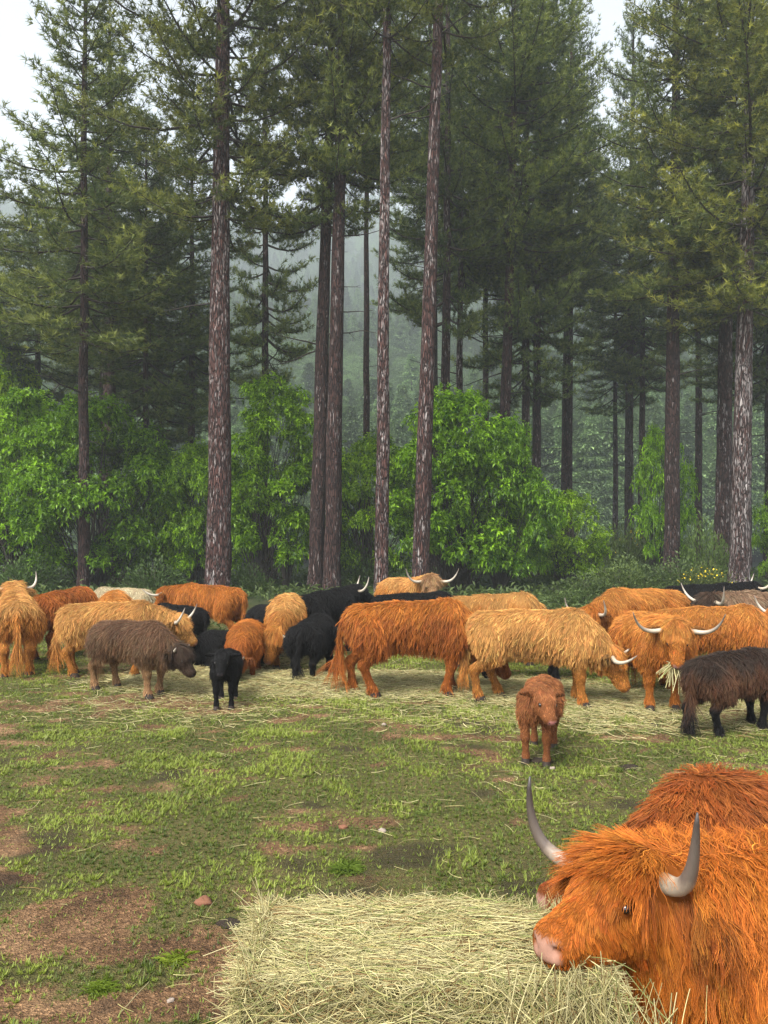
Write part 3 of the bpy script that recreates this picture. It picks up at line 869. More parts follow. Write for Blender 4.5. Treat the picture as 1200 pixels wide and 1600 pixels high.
def surface_nets(F, o, h):
    S = F < 0
    nx, ny, nz = F.shape
    cs = sum(S[i:nx - 1 + i, j:ny - 1 + j, k:nz - 1 + k].astype(np.int8) for i in (0, 1) for j in (0, 1) for k in (0, 1))
    act = (cs > 0) & (cs < 8)
    I = np.argwhere(act)
    acc = np.zeros((len(I), 3)); cnt = np.zeros(len(I))
    cor = [(i, j, k) for i in (0, 1) for j in (0, 1) for k in (0, 1)]
    for a in range(8):
        for b in range(a + 1, 8):
            ca, cb = np.array(cor[a]), np.array(cor[b])
            if np.abs(ca - cb).sum() != 1: continue
            fa = F[tuple((I + ca).T)]; fb = F[tuple((I + cb).T)]
            m = (fa < 0) != (fb < 0)
            t = fa[m] / (fa[m] - fb[m])
            acc[m] += ca + (cb - ca) * t[:, None]; cnt[m] += 1
    V_ = (I + acc / cnt[:, None]) * h + o
    idx = -np.ones(act.shape, int); idx[act] = np.arange(len(I))
    Q = []
    for ax in range(3):
        sl0 = [slice(1, -1)] * 3; sl1 = [slice(1, -1)] * 3
        sl0[ax] = slice(0, -1); sl1[ax] = slice(1, None)
        A, B = S[tuple(sl0)], S[tuple(sl1)]
        e = np.argwhere(A != B)
        off = np.ones(3, int); off[ax] = 0
        e = e + off
        ins = S[tuple(e.T)]
        u, v = [(1, 2), (2, 0), (0, 1)][ax]
        du = np.zeros(3, int); du[u] = 1
        dv = np.zeros(3, int); dv[v] = 1
        q0 = idx[tuple((e - du - dv).T)]; q1 = idx[tuple((e - dv).T)]; q2 = idx[tuple(e.T)]; q3 = idx[tuple((e - du).T)]
        q = np.stack([q0, q1, q2, q3], -1)
        q[~ins] = q[~ins][:, ::-1]
        Q.append(q)
    Q = np.vstack(Q)
    return V_, Q[(Q >= 0).all(1)]

def bez(p, n=16):
    p = [np.asarray(q, float) for q in p]
    t = np.linspace(0, 1, n)[:, None]
    return p[0] * (1 - t) ** 3 + 3 * p[1] * t * (1 - t) ** 2 + 3 * p[2] * t * t * (1 - t) + p[3] * t ** 3

def uv_ball(c, r, D=None, seg=10, rings=6):
    th = np.linspace(0, np.pi, rings + 1); ph = np.linspace(0, 2 * np.pi, seg, endpoint=False)
    P = np.stack([np.sin(th)[:, None] * np.cos(ph), np.sin(th)[:, None] * np.sin(ph), np.broadcast_to(np.cos(th)[:, None], (rings + 1, seg))], -1).reshape(-1, 3)
    P = P * np.asarray(r)
    if D is not None: P = P @ D
    i = np.arange(rings)[:, None] * seg; j = np.arange(seg)[None]; j2 = (j + 1) % seg
    Q = np.stack([i + j, i + seg + j, i + seg + j2, i + j2], -1).reshape(-1, 4)
    return P + np.asarray(c), Q

COL_ = dict(mud=(0.1183, 0.0638, 0.0312),
    orange=(0.3619, 0.1168, 0.0187), deep=(0.2784, 0.0792, 0.0125), rust=(0.2297, 0.0604, 0.0112), blond=(0.4543, 0.2194, 0.0610), gold=(0.4176, 0.1592, 0.0308),
    cream=(0.5011, 0.4029, 0.2368), brown=(0.1114, 0.0571, 0.0299), dark=(0.0313, 0.0188, 0.0125), black=(0.0059, 0.0054, 0.0053), tan=(0.2923, 0.1612, 0.0748),
    umber=(0.0827, 0.0365, 0.0172), hero=(0.3271, 0.0907, 0.0112), calf=(0.2366, 0.0840, 0.0280), grey=(0.2088, 0.1276, 0.0748))

HORN = {  # control points in head axes (side, up, forward)
    'wide': [(.09, .02, 0), (.32, -.05, .02), (.45, .02, .10), (.52, .30, .08)],
    'up': [(.09, .02, 0), (.28, -.02, .04), (.36, .08, .12), (.33, .32, .12)],
    'out': [(.09, .02, 0), (.28, -.06, .04), (.40, .02, .16), (.46, .20, .22)],
    'short': [(.085, .02, 0), (.13, .02, .0), (.18, .05, .03), (.19, .12, .05)],
    'stub': [(.08, .02, 0), (.10, .03, 0), (.12, .04, .01), (.13, .06, .01)],
}

def make_cow(label, name, x, y, heading, s, poll, yaw=0, pitch=-45, roll=0, col='orange', low=None, top=None, head=None,
             horn='wide', horn_dark=0.0, nhair=16000, hlen=1.0, h=.028, legs=(0, 0, 0, 0), calf=False, lying=False, udder=False,
             tail=0.0, seed=0, kind='cow', group='highland cattle of the herd', rad=.0023, muzzle=(.55, .30, .22), K=7, zoff=0.0,
             nostril=False, fringe=.125, horns_xyz=None, head_s=1.0, curl=1.0, detail=False, clump=.042):
    rng = np.random.default_rng(1000 + seed)
    f3 = lambda *a: np.array(a, np.float32)
    rb = .67 if calf else 1.0
    dz = -.44 if lying else 0.0
    hs_ = head_s * (1.12 if calf else 1.0)
    P = f3(*poll)
    ya, pi, ro = R(yaw), R(pitch), R(roll)
    d = f3(math.cos(ya) * math.cos(pi), math.sin(ya) * math.cos(pi), math.sin(pi))
    sv = norm(np.cross(f3(0, 0, 1), f3(math.cos(ya), math.sin(ya), 0)))
    uv = np.cross(d, sv)
    sv, uv = sv * math.cos(ro) + uv * math.sin(ro), uv * math.cos(ro) - sv * math.sin(ro)
    D = np.stack([d, sv, uv]).astype(np.float32)          # rows: forward, side(left), up
    fs = .84 if calf else 1.0
    def H(a, b, c): return P + hs_ * (a * fs * d + b * sv + c * uv)
    hu = norm(uv * .4 + f3(0, 0, 1) * .6); hf = norm(np.cross(sv, hu))
    def HN(a, b, c): return P + hs_ * (a * hf + b * sv + c * hu)
    B, Nk, Hd, Lg, Tl, Er = [], [], [], [], [], []
    z = lambda v: v + dz
    B += [((-.64, 0, z(.89)), (-.2, 0, z(.87)), .215 * rb, .265 * rb, .94), ((-.2, 0, z(.87)), (.38, 0, z(.85)), .265 * rb, .28 * rb, .94),
          ((.38, 0, z(.85)), (.60, 0, z(.80)), .28 * rb, .21 * rb, .92), ((-.68, 0, z(1.00)), (.1, 0, z(1.00)), .115, .125, 1),
          ((.1, 0, z(1.00)), (.46, 0, z(1.02)), .125, .12, 1), ((-.28, 0, z(.79)), (.3, 0, z(.75)), .19 * rb, .215 * rb, .95),
          ((-.66, .17, z(.92)), (-.52, .2, z(.72)), .13, .16 * rb, 1), ((-.66, -.17, z(.92)), (-.52, -.2, z(.72)), .13, .16 * rb, 1),
          ((.44, .17, z(.92)), (.50, .19, z(.70)), .13, .14 * rb, 1), ((.44, -.17, z(.92)), (.50, -.19, z(.70)), .13, .14 * rb, 1)]
    nb = f3(.41 if calf else .48, 0, z(.93)); nl = f3(.50 if calf else .60, 0, z(.74))
    Pm = (nb + H(-.04, 0, -.02)) / 2
    Nk += [(nb, Pm, .24 * rb, .175 * rb, .85), (Pm, H(-.04, 0, -.02), .175 * rb, .13 * hs_, .9),
           (nl, H(.06, 0, -.10), .17 * rb, .085 * hs_, .85)]
    Hd += [(H(0, 0, 0), H(.15, 0, .0), .118 * hs_, .105 * hs_, 1), (H(.15, 0, 0), H(.40, 0, -.012), .10 * hs_, .070 * hs_, 1),
           (H(.10, .055, -.075), H(.34, .022, -.062), .075 * hs_, .045 * hs_, 1), (H(.10, -.055, -.075), H(.34, -.022, -.062), .075 * hs_, .045 * hs_, 1),
           (H(.0, .06, .02), H(.0, -.06, .02), .085 * hs_, .085 * hs_, 1)]
    for sg in (1, -1):
        Er += [(H(-.01, .10 * sg, -.025), H(-.03, .15 * sg, -.035), .026 * hs_, .030 * hs_, 1)]
    fl, fr, hl, hr = legs
    hoofs = []
    if lying:
        for sg in (1, -1):
            Lg += [((.52, .2 * sg, .30), (.66, .22 * sg, .10), .13, .075, 1), ((.66, .22 * sg, .10), (.42, .2 * sg, .07), .07, .055, 1),
                   ((-.55, .24 * sg, .30), (-.25, .30 * sg, .14), .2, .11, 1), ((-.25, .30 * sg, .14), (-.55, .34 * sg, .07), .09, .05, 1)]
    else:
        for sg, off in ((1, fl), (-1, fr)):
            kx = .50 + off * .45 + .015; fx = .49 + off * .9
            Lg += [((.50, .185 * sg, .74), (kx, .170 * sg, .38), .130 * rb, .064, 1), ((kx, .170 * sg, .38), (fx, .165 * sg, .11), .058, .044, 1),
                   ((fx, .165 * sg, .11), (fx + .03, .165 * sg, .045), .052, .056, 1)]
            hoofs.append((fx + .035, .165 * sg))
        for sg, off in ((1, hl), (-1, hr)):
            kx = -.72 + off * .6; fx = -.66 + off * .95
            Lg += [((-.58, .19 * sg, .78), (-.48 + off * .25, .20 * sg, .58), .19 * rb, .125 * rb, 1), ((-.48 + off * .25, .20 * sg, .58), (kx, .175 * sg, .40), .105, .060, 1),
                   ((kx, .175 * sg, .40), (fx, .165 * sg, .12), .056, .044, 1), ((fx, .165 * sg, .12), (fx + .035, .165 * sg, .045), .052, .056, 1)]
            hoofs.append((fx + .04, .165 * sg))
    tl = [(-.80, 0, z(1.02)), (-.895, .01, z(.90)), (-.915, .02 + tail, max(.2, z(.60))), (-.92, .03 + tail, max(.12, z(.34)))]
    if calf: tl = tl[:3]
    for q in range(len(tl) - 1):
        Tl.append((tl[q], tl[q + 1], (.045, .032, .035, .03)[q], (.032, .035, .045, .03)[q], 1))
    if calf:
        fx_ = lambda q: ((q[0][0] * .86, q[0][1] * .92, q[0][2]), (q[1][0] * .86, q[1][1] * .92, q[1][2])) + tuple(q[2:])
        B, Lg, Tl = [fx_(q) for q in B], [fx_(q) for q in Lg], [fx_(q) for q in Tl]
        hoofs = [(a_ * .86, b_ * .92) for a_, b_ in hoofs]
    def dist(Pt):
        out = {}
        for nm_, L_, k in (('B', B, .10), ('N', Nk, .08), ('H', Hd, .05), ('L', Lg, .05), ('T', Tl, .02), ('E', Er, .02)):
            r_ = None
            for a, b, ra, rb_, sy in L_:
                q = rcone(Pt, a, b, ra, rb_, sy)
                r_ = q if r_ is None else smin(r_, q, k)
            out[nm_] = r_
        for sg in (1, -1):
            out['E'] = smin(out['E'], ellip(Pt, H(-.035, (.225 if calf else .215) * sg, .01 if calf else -.06), D, (.027 * hs_, .115 * hs_, .056 * hs_)), .02)
        mz = ellip(Pt, H(.41, 0, -.02), D, (.058 * hs_, .078 * hs_, .062 * hs_))
        out['H'] = smin(out['H'], mz, .04)
        br = ellip(Pt, H(.13, 0, .045), D, (.09 * hs_, .115 * hs_, .06 * hs_))
        out['H'] = smin(out['H'], br, .04)
        if detail:
            for sg in (1, -1):
                out['H'] = np.maximum(out['H'], -ellip(Pt, H(.462, .040 * sg, -.002), D, (.030, .018, .016)))
                out['H'] = smin(out['H'], ellip(Pt, H(.165, .092 * sg, .040), D, (.045, .022, .012)), .02)
            out['H'] = np.maximum(out['H'], -ellip(Pt, H(.43, 0, -.058), D, (.085, .09, .008)))
        return out
    def total(o):
        # trunk, neck, legs, head, tail and ears run into one skin
        t = smin(o['B'], o['N'], .12)
        t = smin(t, o['L'], .09)
        t = smin(t, o['H'], .05)
        t = smin(t, o['T'], .03)
        return smin(t, o['E'], .03)
    allp = [q for L_ in (B, Nk, Hd, Lg, Tl, Er) for q in L_]
    ends = np.array([e for q in allp for e in (q[0], q[1])]); rr = max(max(q[2], q[3]) for q in allp)
    lo = np.minimum(ends.min(0) - .36, H(.5, 0, 0) - .12); hi = np.maximum(ends.max(0) + .20, H(.5, 0, 0) + .12)
    lo[2] = max(lo[2], -.03); lo[0] = ends[:, 0].min() - .30; hi[2] = min(hi[2], 1.6)
    nn = np.ceil((hi - lo) / h).astype(int) + 1
    gr = np.stack(np.meshgrid(*[lo[a] + h * np.arange(nn[a]) for a in range(3)], indexing='ij'), -1).reshape(-1, 3).astype(np.float32)
    F = total(dist(gr)).reshape(nn)
    V_, Q = surface_nets(F, lo, h)
    eyes = []
    for sg in (1, -1):
        ed = norm(sv * sg * .95 + uv * .16 + d * .22)
        ray = (H(.165, .03 * sg, .022)[None] + ed[None] * (np.linspace(0, .2, 80) * hs_)[:, None]).astype(np.float32)
        fo = total(dist(ray))
        k_ = int(np.argmax(fo > 0)) if (fo > 0).any() else 40
        eyes.append((ray[k_] - ed * (.011 if detail else .009) * hs_, ed))
    # colours
    def colour(Pt, o):
        base = np.tile(np.array(COL_[col]), (len(Pt), 1))
        if top:
            w = smoothstep(.86 + dz, 1.05 + dz, Pt[:, 2] + .05 * np.sin(Pt[:, 0] * 9 + 2) + .03 * np.sin(Pt[:, 0] * 23))[:, None]; base = base * (1 - w) + np.array(COL_[top]) * w
        if low:
            w = smoothstep(.62, .38, Pt[:, 2] + .03 * np.sin(Pt[:, 0] * 17))[:, None]; base = base * (1 - w) + np.array(COL_[low]) * w
        hq = (Pt - P) @ D.T / hs_ / np.array([fs, 1, 1])
        if head:
            w = smoothstep(.10, -.02, o['H'])[:, None]; base = base * (1 - w) + np.array(COL_[head]) * w
        if not calf:
            w = smoothstep(.03, .0, o['E'])[:, None]; base = base * (1 - .45 * w)
        # large soft patches of paler and redder coat
        pn = (np.sin(Pt[:, 0] * 5.1 + seed) * np.sin(Pt[:, 2] * 6.3 + seed * 2.1) + np.sin(Pt[:, 0] * 11.7 + Pt[:, 1] * 8 + seed) * .5)[:, None]
        base = base * (1 + .14 * pn)
        return base, hq
    o = dist(V_.astype(np.float32))
    vc, hq = colour(V_, o)
    vc = vc * .8
    mzm = smoothstep(.435, .455, hq[:, 0] - .25 * np.maximum(0, np.abs(hq[:, 2] + .015) - .035)) * smoothstep(.05, .02, o['H']) * smoothstep(-.050, -.038, hq[:, 2]) * smoothstep(.060, .046, np.abs(hq[:, 1])) * smoothstep(.040, .025, hq[:, 2])
    vc = vc * (1 - mzm[:, None]) + np.array(muzzle) * mzm[:, None]
    if udder:
        w = smoothstep(.10, .04, np.sqrt(((V_ - [-.38, 0, .50]) ** 2 * [.35, .35, 1]).sum(1)))[:, None]
        vc = vc * (1 - w) + np.array([.62, .50, .42]) * w
    root = empty(name, (x, y, float(terrain(np.array([x]), np.array([y]))[0]) + zoff), R(heading))
    tag(root, label, kind, group)
    me = mesh_np('body', V_ * s, [Q], [M_SKIN], True, None, None, {'coat': vc})
    body = link('body', me, root)
    # ---- coat
    tri = np.vstack([Q[:, [0, 1, 2]], Q[:, [0, 2, 3]]])
    a, b, c = V_[tri[:, 0]], V_[tri[:, 1]], V_[tri[:, 2]]
    fn = np.cross(b - a, c - a); ar = np.linalg.norm(fn, axis=1)
    vn = np.zeros_like(V_)
    for q in range(3): np.add.at(vn, tri[:, q], fn)
    vn = norm(vn)
    tcen = (a + b + c) / 3
    ar = ar * (1 + (2.6 if not calf else 1.0) * smoothstep(.34, .24, np.linalg.norm(tcen - H(.16, 0, 0), axis=1) / hs_))
    pick = rng.choice(len(tri), nhair, p=ar / ar.sum())
    u1 = rng.random((nhair, 1)); u2 = rng.random((nhair, 1))
    fl_ = (u1 + u2) > 1; u1 = np.where(fl_, 1 - u1, u1); u2 = np.where(fl_, 1 - u2, u2)
    tp = tri[pick]
    p0 = V_[tp[:, 0]] * (1 - u1 - u2) + V_[tp[:, 1]] * u1 + V_[tp[:, 2]] * u2
    nr = norm(vn[tp[:, 0]] * (1 - u1 - u2) + vn[tp[:, 1]] * u1 + vn[tp[:, 2]] * u2)
    o = dist(p0.astype(np.float32))
    w = np.stack([np.exp(-np.maximum(o[k_], -.02) / .025) for k_ in 'BNHLTE'], 1)
    w /= w.sum(1, keepdims=True)
    wB, wN, wH, wL, wT, wE = w.T
    bc, hq = colour(p0, o)
    zz = p0[:, 2]
    G0 = np.array([0, 0, -1.0])
    sgy = np.sign(p0[:, 1] + rng.normal(size=nhair) * .03)[:, None]
    topw = smoothstep(.35, .9, nr[:, 2])[:, None]
    flowB = G0 * .9 + np.array([-.42, 0, 0]) + topw * (np.array([-.35, 0, 0]) + sgy * np.array([0, .75, 0]))
    flowN = G0 * 1.0 + topw * sgy * np.array([0, .8, 0]) + np.array([-.15, 0, 0])
    front = smoothstep(-.02, .06, hq[:, 2])[:, None]
    ssg = np.sign(hq[:, 1])[:, None]
    fr_w = (smoothstep(.16, .02, hq[:, 0]) * smoothstep(-.02, .05, hq[:, 2]))       # fringe roots
    flowH = front * (d * 1.0 + sv * ssg * .9 * np.abs(hq[:, 1:2]) + G0 * .55) + (1 - front) * (G0 * .8 - d * .35)
    flowL = np.tile(G0 * 1.0, (nhair, 1)) + np.array([-.15, 0, 0])
    flowT = np.tile(G0 * 1.0, (nhair, 1))
    flowE = np.tile(G0 * 1.0, (nhair, 1)) + sv * ssg * .45
    flow = sum(w_[:, None] * f_ for w_, f_ in zip((wB, wN, wH, wL, wT, wE), (flowB, flowN, flowH, flowL, flowT, flowE)))
    # length
    shag = smoothstep(.3, -.5, nr[:, 2])
    LB = .078 - .008 * shag + .015 * topw[:, 0]
    if calf: LB = LB * .58
    LN = (.095 + .02 * shag) * (.5 if calf else 1)
    LHd = .016 + .030 * smoothstep(.18, .0, hq[:, 0]) + (.02 if calf else fringe) * fr_w
    LL = (.024 + .07 * smoothstep(.40, .66, zz)) * (.7 if calf else 1) + (.03 if not calf else 0) * smoothstep(.22, .08, zz)
    LT = .07 + (.16 if not calf else .02) * smoothstep(.75, .45, zz)
    LE = .085 if not calf else .02
    Ln = (wB * LB + wN * LN + wH * LHd + wL * LL + wT * LT + wE * LE) * hlen
    keep = ~((hq[:, 0] > .43) & (np.abs(hq[:, 1]) < .050) & (hq[:, 2] > -.042) & (hq[:, 2] < .030) & (o['H'] < .03)) & ~((hq[:, 0] > .36) & (o['H'] < .03) & (np.abs(hq[:, 2]) < .03) & (hq[:, 2] < -.02))
    keep &= zz > .03
    Ln = np.where(o['H'] < .03, Ln * (1 - .55 * smoothstep(.34, .44, hq[:, 0])), Ln)
    if udder: keep &= np.sqrt(((p0 - [-.38, 0, .50]) ** 2 * [.35, .35, 1]).sum(1)) > .07
    for ec, ed in eyes: keep &= np.linalg.norm(p0 - ec, axis=1) > .030 * hs_
    p0, nr, flow, Ln, bc, fr_w, hq, wH, wL = (q[keep] for q in (p0, nr, flow, Ln, bc, fr_w, hq, wH, wL))
    n = len(p0)
    # clumps of wavy locks
    wp = p0 + .03 * np.sin(p0[:, [1, 2, 0]] * 31 + seed) + .02 * np.sin(p0[:, [2, 0, 1]] * 57)
    _, cid = np.unique(np.floor(wp / clump).astype(int), axis=0, return_inverse=True)
    cid = cid.ravel()
    nc = cid.max() + 1
    cj = rng.normal(size=(nc, 3)) * .30 * curl
    flow = flow + cj[cid] * (1 - .82 * wH)[:, None] + rng.normal(size=(n, 3)) * .07
    Ln = Ln * (.8 + .4 * rng.random(nc))[cid] * rng.uniform(.75, 1.15, n)
    into = np.minimum((flow * nr).sum(1, keepdims=True), 0)
    T = norm(flow - nr * into)
    lift = .13 + .13 * rng.random((n, 1)) - .05 * wH[:, None]
    dr = norm(T + nr * lift)
    t = np.linspace(0, 1, K)
    Gv = G0 - nr * np.minimum((G0 * nr).sum(1, keepdims=True), 0) * 1.02
    pts = p0[:, None] + Ln[:, None, None] * (t[None, :, None] * dr[:, None] + .32 * (t ** 2)[None, :, None] * Gv[:, None] * (1 - .5 * wL)[:, None, None])
    bi = norm(np.cross(nr, T))
    ph = (rng.random(nc) * 6.28)[cid][:, None] + rng.normal(size=(n, 1)) * .35
    fq = (Ln / .075 * 6.28)[:, None] * (.7 + .6 * rng.random(nc))[cid][:, None]
    am = .011 * curl * (Ln / .12)[:, None] * t[None]
    wv = np.sin(fq * t[None] + ph) * am
    pts = pts + bi[:, None] * (wv * (1 - .6 * wH)[:, None])[..., None]
    cen = np.zeros((nc, K, 3)); np.add.at(cen, cid, pts); cen /= np.bincount(cid, minlength=nc)[:, None, None]
    pull = (.38 * t ** 1.2)[None, :, None] * (1 - .3 * wL)[:, None, None]
    pts = pts * (1 - pull) + cen[cid] * pull
    pts[..., 2] = np.maximum(pts[..., 2], .012)
    bad = np.zeros(n, bool)
    for ec, ed in eyes:
        bad |= (np.linalg.norm(pts - (ec + ed * .016), axis=2) < (.022 if not detail else .026) * hs_).any(1)
    if horn:
        near = np.where(np.linalg.norm(p0 - P, axis=1) < .42)[0]
        for sg in (1, -1):
            ctr = HORN[horn] if horns_xyz is None else horns_xyz[0 if sg > 0 else 1]
            hp = bez([HN(c_[2], c_[0] * sg, c_[1]) for c_ in ctr], 10)[2 if not detail else 1:][:8]
            hr = .034 * (1 - np.linspace(.2, 1, 8)) + .012 + (.022 if detail else .006) * (np.arange(8) < 4)
            for q_ in range(8):
                bad[near] |= (np.linalg.norm(pts[near] - hp[q_], axis=2) < hr[q_]).any(1)
    ok = ~bad
    pts, cid, bc, wL, Ln, p0 = pts[ok], cid[ok], bc[ok], wL[ok], Ln[ok], p0[ok]
    n = len(pts)
    taper = (1 - .75 * t ** 1.5)[None] * rng.uniform(.75, 1.25, (n, 1))
    short = smoothstep(.02, .07, Ln)[:, None] * .35 + .65
    cb = (rng.lognormal(0, .14, nc))[cid][:, None] * rng.lognormal(0, .16, (n, 1))
    hue = (rng.normal(size=nc) * .08)[cid][:, None] * np.array([0, 1, .9])
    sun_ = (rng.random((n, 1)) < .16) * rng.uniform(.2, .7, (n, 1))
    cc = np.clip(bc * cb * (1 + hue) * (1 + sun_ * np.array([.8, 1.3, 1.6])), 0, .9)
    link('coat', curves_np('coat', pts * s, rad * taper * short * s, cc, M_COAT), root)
    # ---- horns
    if horn:
        for sg in (1, -1):
            ctr = HORN[horn] if horns_xyz is None else horns_xyz[0 if sg > 0 else 1]
            pth = bez([HN(c_[2], c_[0] * sg, c_[1]) for c_ in ctr], 18)
            tt = np.linspace(0, 1, 18)
            r0 = (.034 if detail else .029) if horn not in ('short', 'stub') else .024
            Vh, Qh, Th = tube(pth * s, r0 * s * (1 - tt) ** .6 + .003, 12)
            hm = mesh_np('horn', Vh, [Qh, Th], [M_HORN], True, None, {'tone': np.concatenate([np.repeat(tt, 12), [0, 1]])})
            ho = link('horn', hm, root); ho.color = (horn_dark, 0, 0, 1)
    for ec, ed in eyes:
        Ve, Qe = uv_ball(ec * s, np.array([.022, .016, .017]) * s * hs_ * (1.25 if calf else 1.0), D, 12, 8)
        link('eye', mesh_np('eye', Ve, [Qe], [M_EYE]), body)
    if nostril:
        for sg in (1, -1):
            Ve, Qe = uv_ball(H(.468, .036 * sg, .0) * s, np.array([.012, .016, .010]) * s * hs_, D)
            link('nostril', mesh_np('nostril', Ve, [Qe], [M_NOSTRIL]), body)
    for hx, hy in hoofs:
        th = np.linspace(0, 6.283, 10, endpoint=False)
        ring = lambda r_, zc, dx: np.stack([hx + dx + r_ * 1.15 * np.cos(th), hy + r_ * np.sin(th) * (1 - .12 * (np.cos(th) > .8)), np.full(10, zc)], -1)
        Vh = np.vstack([ring(.056, .07, -.01), ring(.064, .03, .0), ring(.070, 0, .008)]) * s
        i = np.arange(2)[:, None] * 10; j = np.arange(10)[None]; j2 = (j + 1) % 10
        Qh = np.stack([i + j, i + 10 + j, i + 10 + j2, i + j2], -1).reshape(-1, 4)
        link('hoof', mesh_np('hoof', Vh, [Qh], [M_HOOF]), root)
    return root, (lambda a_, b_, c_: H(a_, b_, c_) * s)

GRAZE = dict(poll=(1.02, 0, .60), pitch=-62)
LOW = dict(poll=(1.08, 0, .80), pitch=-55)
UP = dict(poll=(.92, 0, 1.20), pitch=-30)
LEVEL = dict(poll=(1.02, 0, 1.08), pitch=-38)

cows = []
def cow(label, *a, **k):
    k.setdefault('seed', len(cows) + 1)
    k.setdefault('name', 'highland_cow')
    nm = k.pop('name')
    r = make_cow(label, nm, *a, **k)
    cows.append(r)
    return r

# left group
cow('orange cow cut by the left edge, seen from behind with its tail hanging', -5.52, 11.55, 117, .96, **UP, col='gold', top='blond', horn='up', tail=-.02)
cow('dark rusty cow standing behind and left of the pale blond cow', -5.35, 12.95, 78, .93, **GRAZE, col='deep', horn='out')
cow('cream white cow at the back, only its back showing over the others', -5.45, 15.9, 180, .78, **GRAZE, col='cream', horn='out', nhair=5000)
cow('orange cow directly behind the blond cow, only its rounded back showing', -4.42, 12.65, 109, .90, **GRAZE, col='gold', nhair=6000)
cow('pale blond cow at the left, side on, lowering its head over the hay', -3.90, 11.05, -2, .90, poll=(1.05, 0, .86), pitch=-50, col='blond', low='gold', horn='up', legs=(.06, -.08, -.06, .08))
cow('bright orange cow at the back left with its rump to the thick pine', -3.30, 14.4, 156, .90, poll=(1.02, .06, .98), pitch=-45, col='orange', horn='out', udder=True)
cow('small black cow half hidden between the blond cow and the bright orange cow', -3.50, 13.05, 150, .70, **GRAZE, col='black', horn='short', nhair=7000)
cow('shaggy grey-brown young cow with pale legs grazing in front of the blond cow', -3.22, 9.85, -32, .78, poll=(1.0, .06, .74), pitch=-52, yaw=14, col='mud', top='brown', low='tan', head='dark', horn='short', hlen=1.15, legs=(-.05, .07, .05, -.10), muzzle=(.08, .06, .055), name='highland_heifer')
cow('small black calf facing the camera in front of the spread hay', -1.88, 9.15, -84, .56, poll=(.68, 0, 1.12), pitch=-46, yaw=-4, col='black', calf=True, horn=None, nhair=8000, muzzle=(.05, .045, .05), name='highland_calf', kind='calf', nostril=True, rad=.003)
cow('black cow lying in the hay behind the small black calf', -2.28, 11.6, -135, .80, poll=(1.02, 0, .42), pitch=-25, col='black', lying=True, horn='stub', muzzle=(.05, .045, .05))
cow('rusty young cow with head down in the hay, right of the black calf', -1.92, 10.75, -86, .70, poll=(.98, -.08, .56), pitch=-62, yaw=-18, col='deep', top='orange', horn='short', name='highland_heifer', hlen=1.15)
cow('black cow partly hidden between the rusty young cow and a blond one', -1.95, 12.7, -70, .72, **GRAZE, col='black', horn='short', nhair=7000)
cow('golden blond cow feeding head down, one white horn curving left', -1.50, 12.0, -86, .92, poll=(.98, -.16, .60), pitch=-58, yaw=-20, col='gold', top='blond', horn='out', legs=(.05, 0, 0, .05))
cow('black young cow seen from behind beside the red-brown cow', -.98, 10.75, 80, .74, **GRAZE, col='black', horn='short', tail=.03, legs=(.03, -.05, .05, -.03))
cow('black cow with upright white horns raising its head behind the others', -.98, 13.05, 62, .92, poll=(1.0, -.05, 1.10), pitch=-25, yaw=-45, col='black', horn='up', muzzle=(.05, .045, .05))
# middle
cow('big red-brown cow standing side on in the middle of the herd', .36, 9.72, 5, 1.0, **GRAZE, col='deep', top='orange', hlen=1.1, nhair=20000, legs=(.02, -.10, -.10, .14), tail=.05)
cow('black cow at the back whose long back shows above the red-brown cow', .55, 12.95, 4, .90, **LOW, col='black', nhair=6000, horn='out')
cow('blond cow at the back facing the camera with very wide horns', .45, 15.6, -62, .98, poll=(.98, 0, 1.16), pitch=-48, yaw=-22, col='gold', head='tan', top='blond', horn='wide')
cow('golden cow in the middle back, back visible behind the red-brown cow', 1.72, 11.85, 8, .93, **GRAZE, col='gold', top='blond', nhair=6000, horn='up')
cow('black cow standing behind the light blond cow, its legs showing beneath', 1.95, 10.7, 0, .82, **GRAZE, col='black', horn='short', nhair=7000)
cow('light blond cow with a pale udder grazing side on, right of the middle', 1.83, 9.30, -16, .95, poll=(.93, .02, .62), pitch=-66, col='blond', low='gold', head='gold', horn='out', udder=True, nhair=22000, hlen=.82, legs=(.0, .10, .16, -.06), tail=.03)
cow('small curly red calf standing alone in the open grass', 1.42, 7.02, -108, .61, poll=(.66, .12, 1.03), pitch=-44, yaw=30, roll=-8, col='calf', calf=True, horn=None, nhair=12000, muzzle=(.62, .25, .22), name='highland_calf', kind='calf', nostril=True, rad=.0026, curl=1.6, legs=(.05, -.03, .02, -.03), clump=.04)
# right group
cow('orange cow behind the light blond cow, head lowered to the left', 4.12, 12.35, 202, .98, poll=(1.03, .05, .80), pitch=-50, yaw=25, col='orange', top='gold', horn='up')
cow('orange cow facing the camera with a bunch of hay in its mouth', 3.22, 9.32, -92, .90, poll=(.98, .02, 1.07), pitch=-70, yaw=-12, col='orange', top='gold', horn='wide', fringe=.06, nhair=20000, muzzle=(.66, .36, .32), nostril=True, hlen=1.05, horn_dark=.55, legs=(.0, .04, .03, -.04))
cow('golden cow behind the hay-chewing orange cow, back streaked with light hair', 4.30, 10.05, 2, .92, **GRAZE, col='orange', top='gold', horn='out')
cow('brown cow with dark head and long horns at the right back', 6.0, 11.75, 176, .98, poll=(1.05, .10, 1.03), pitch=-35, yaw=18, col='grey', head='dark', low='brown', horn='wide', hlen=1.15)
cow('black cow furthest back at the right under the white-mottled pine', 5.95, 14.3, 5, .95, **LEVEL, col='black', horn='up', nhair=6000)
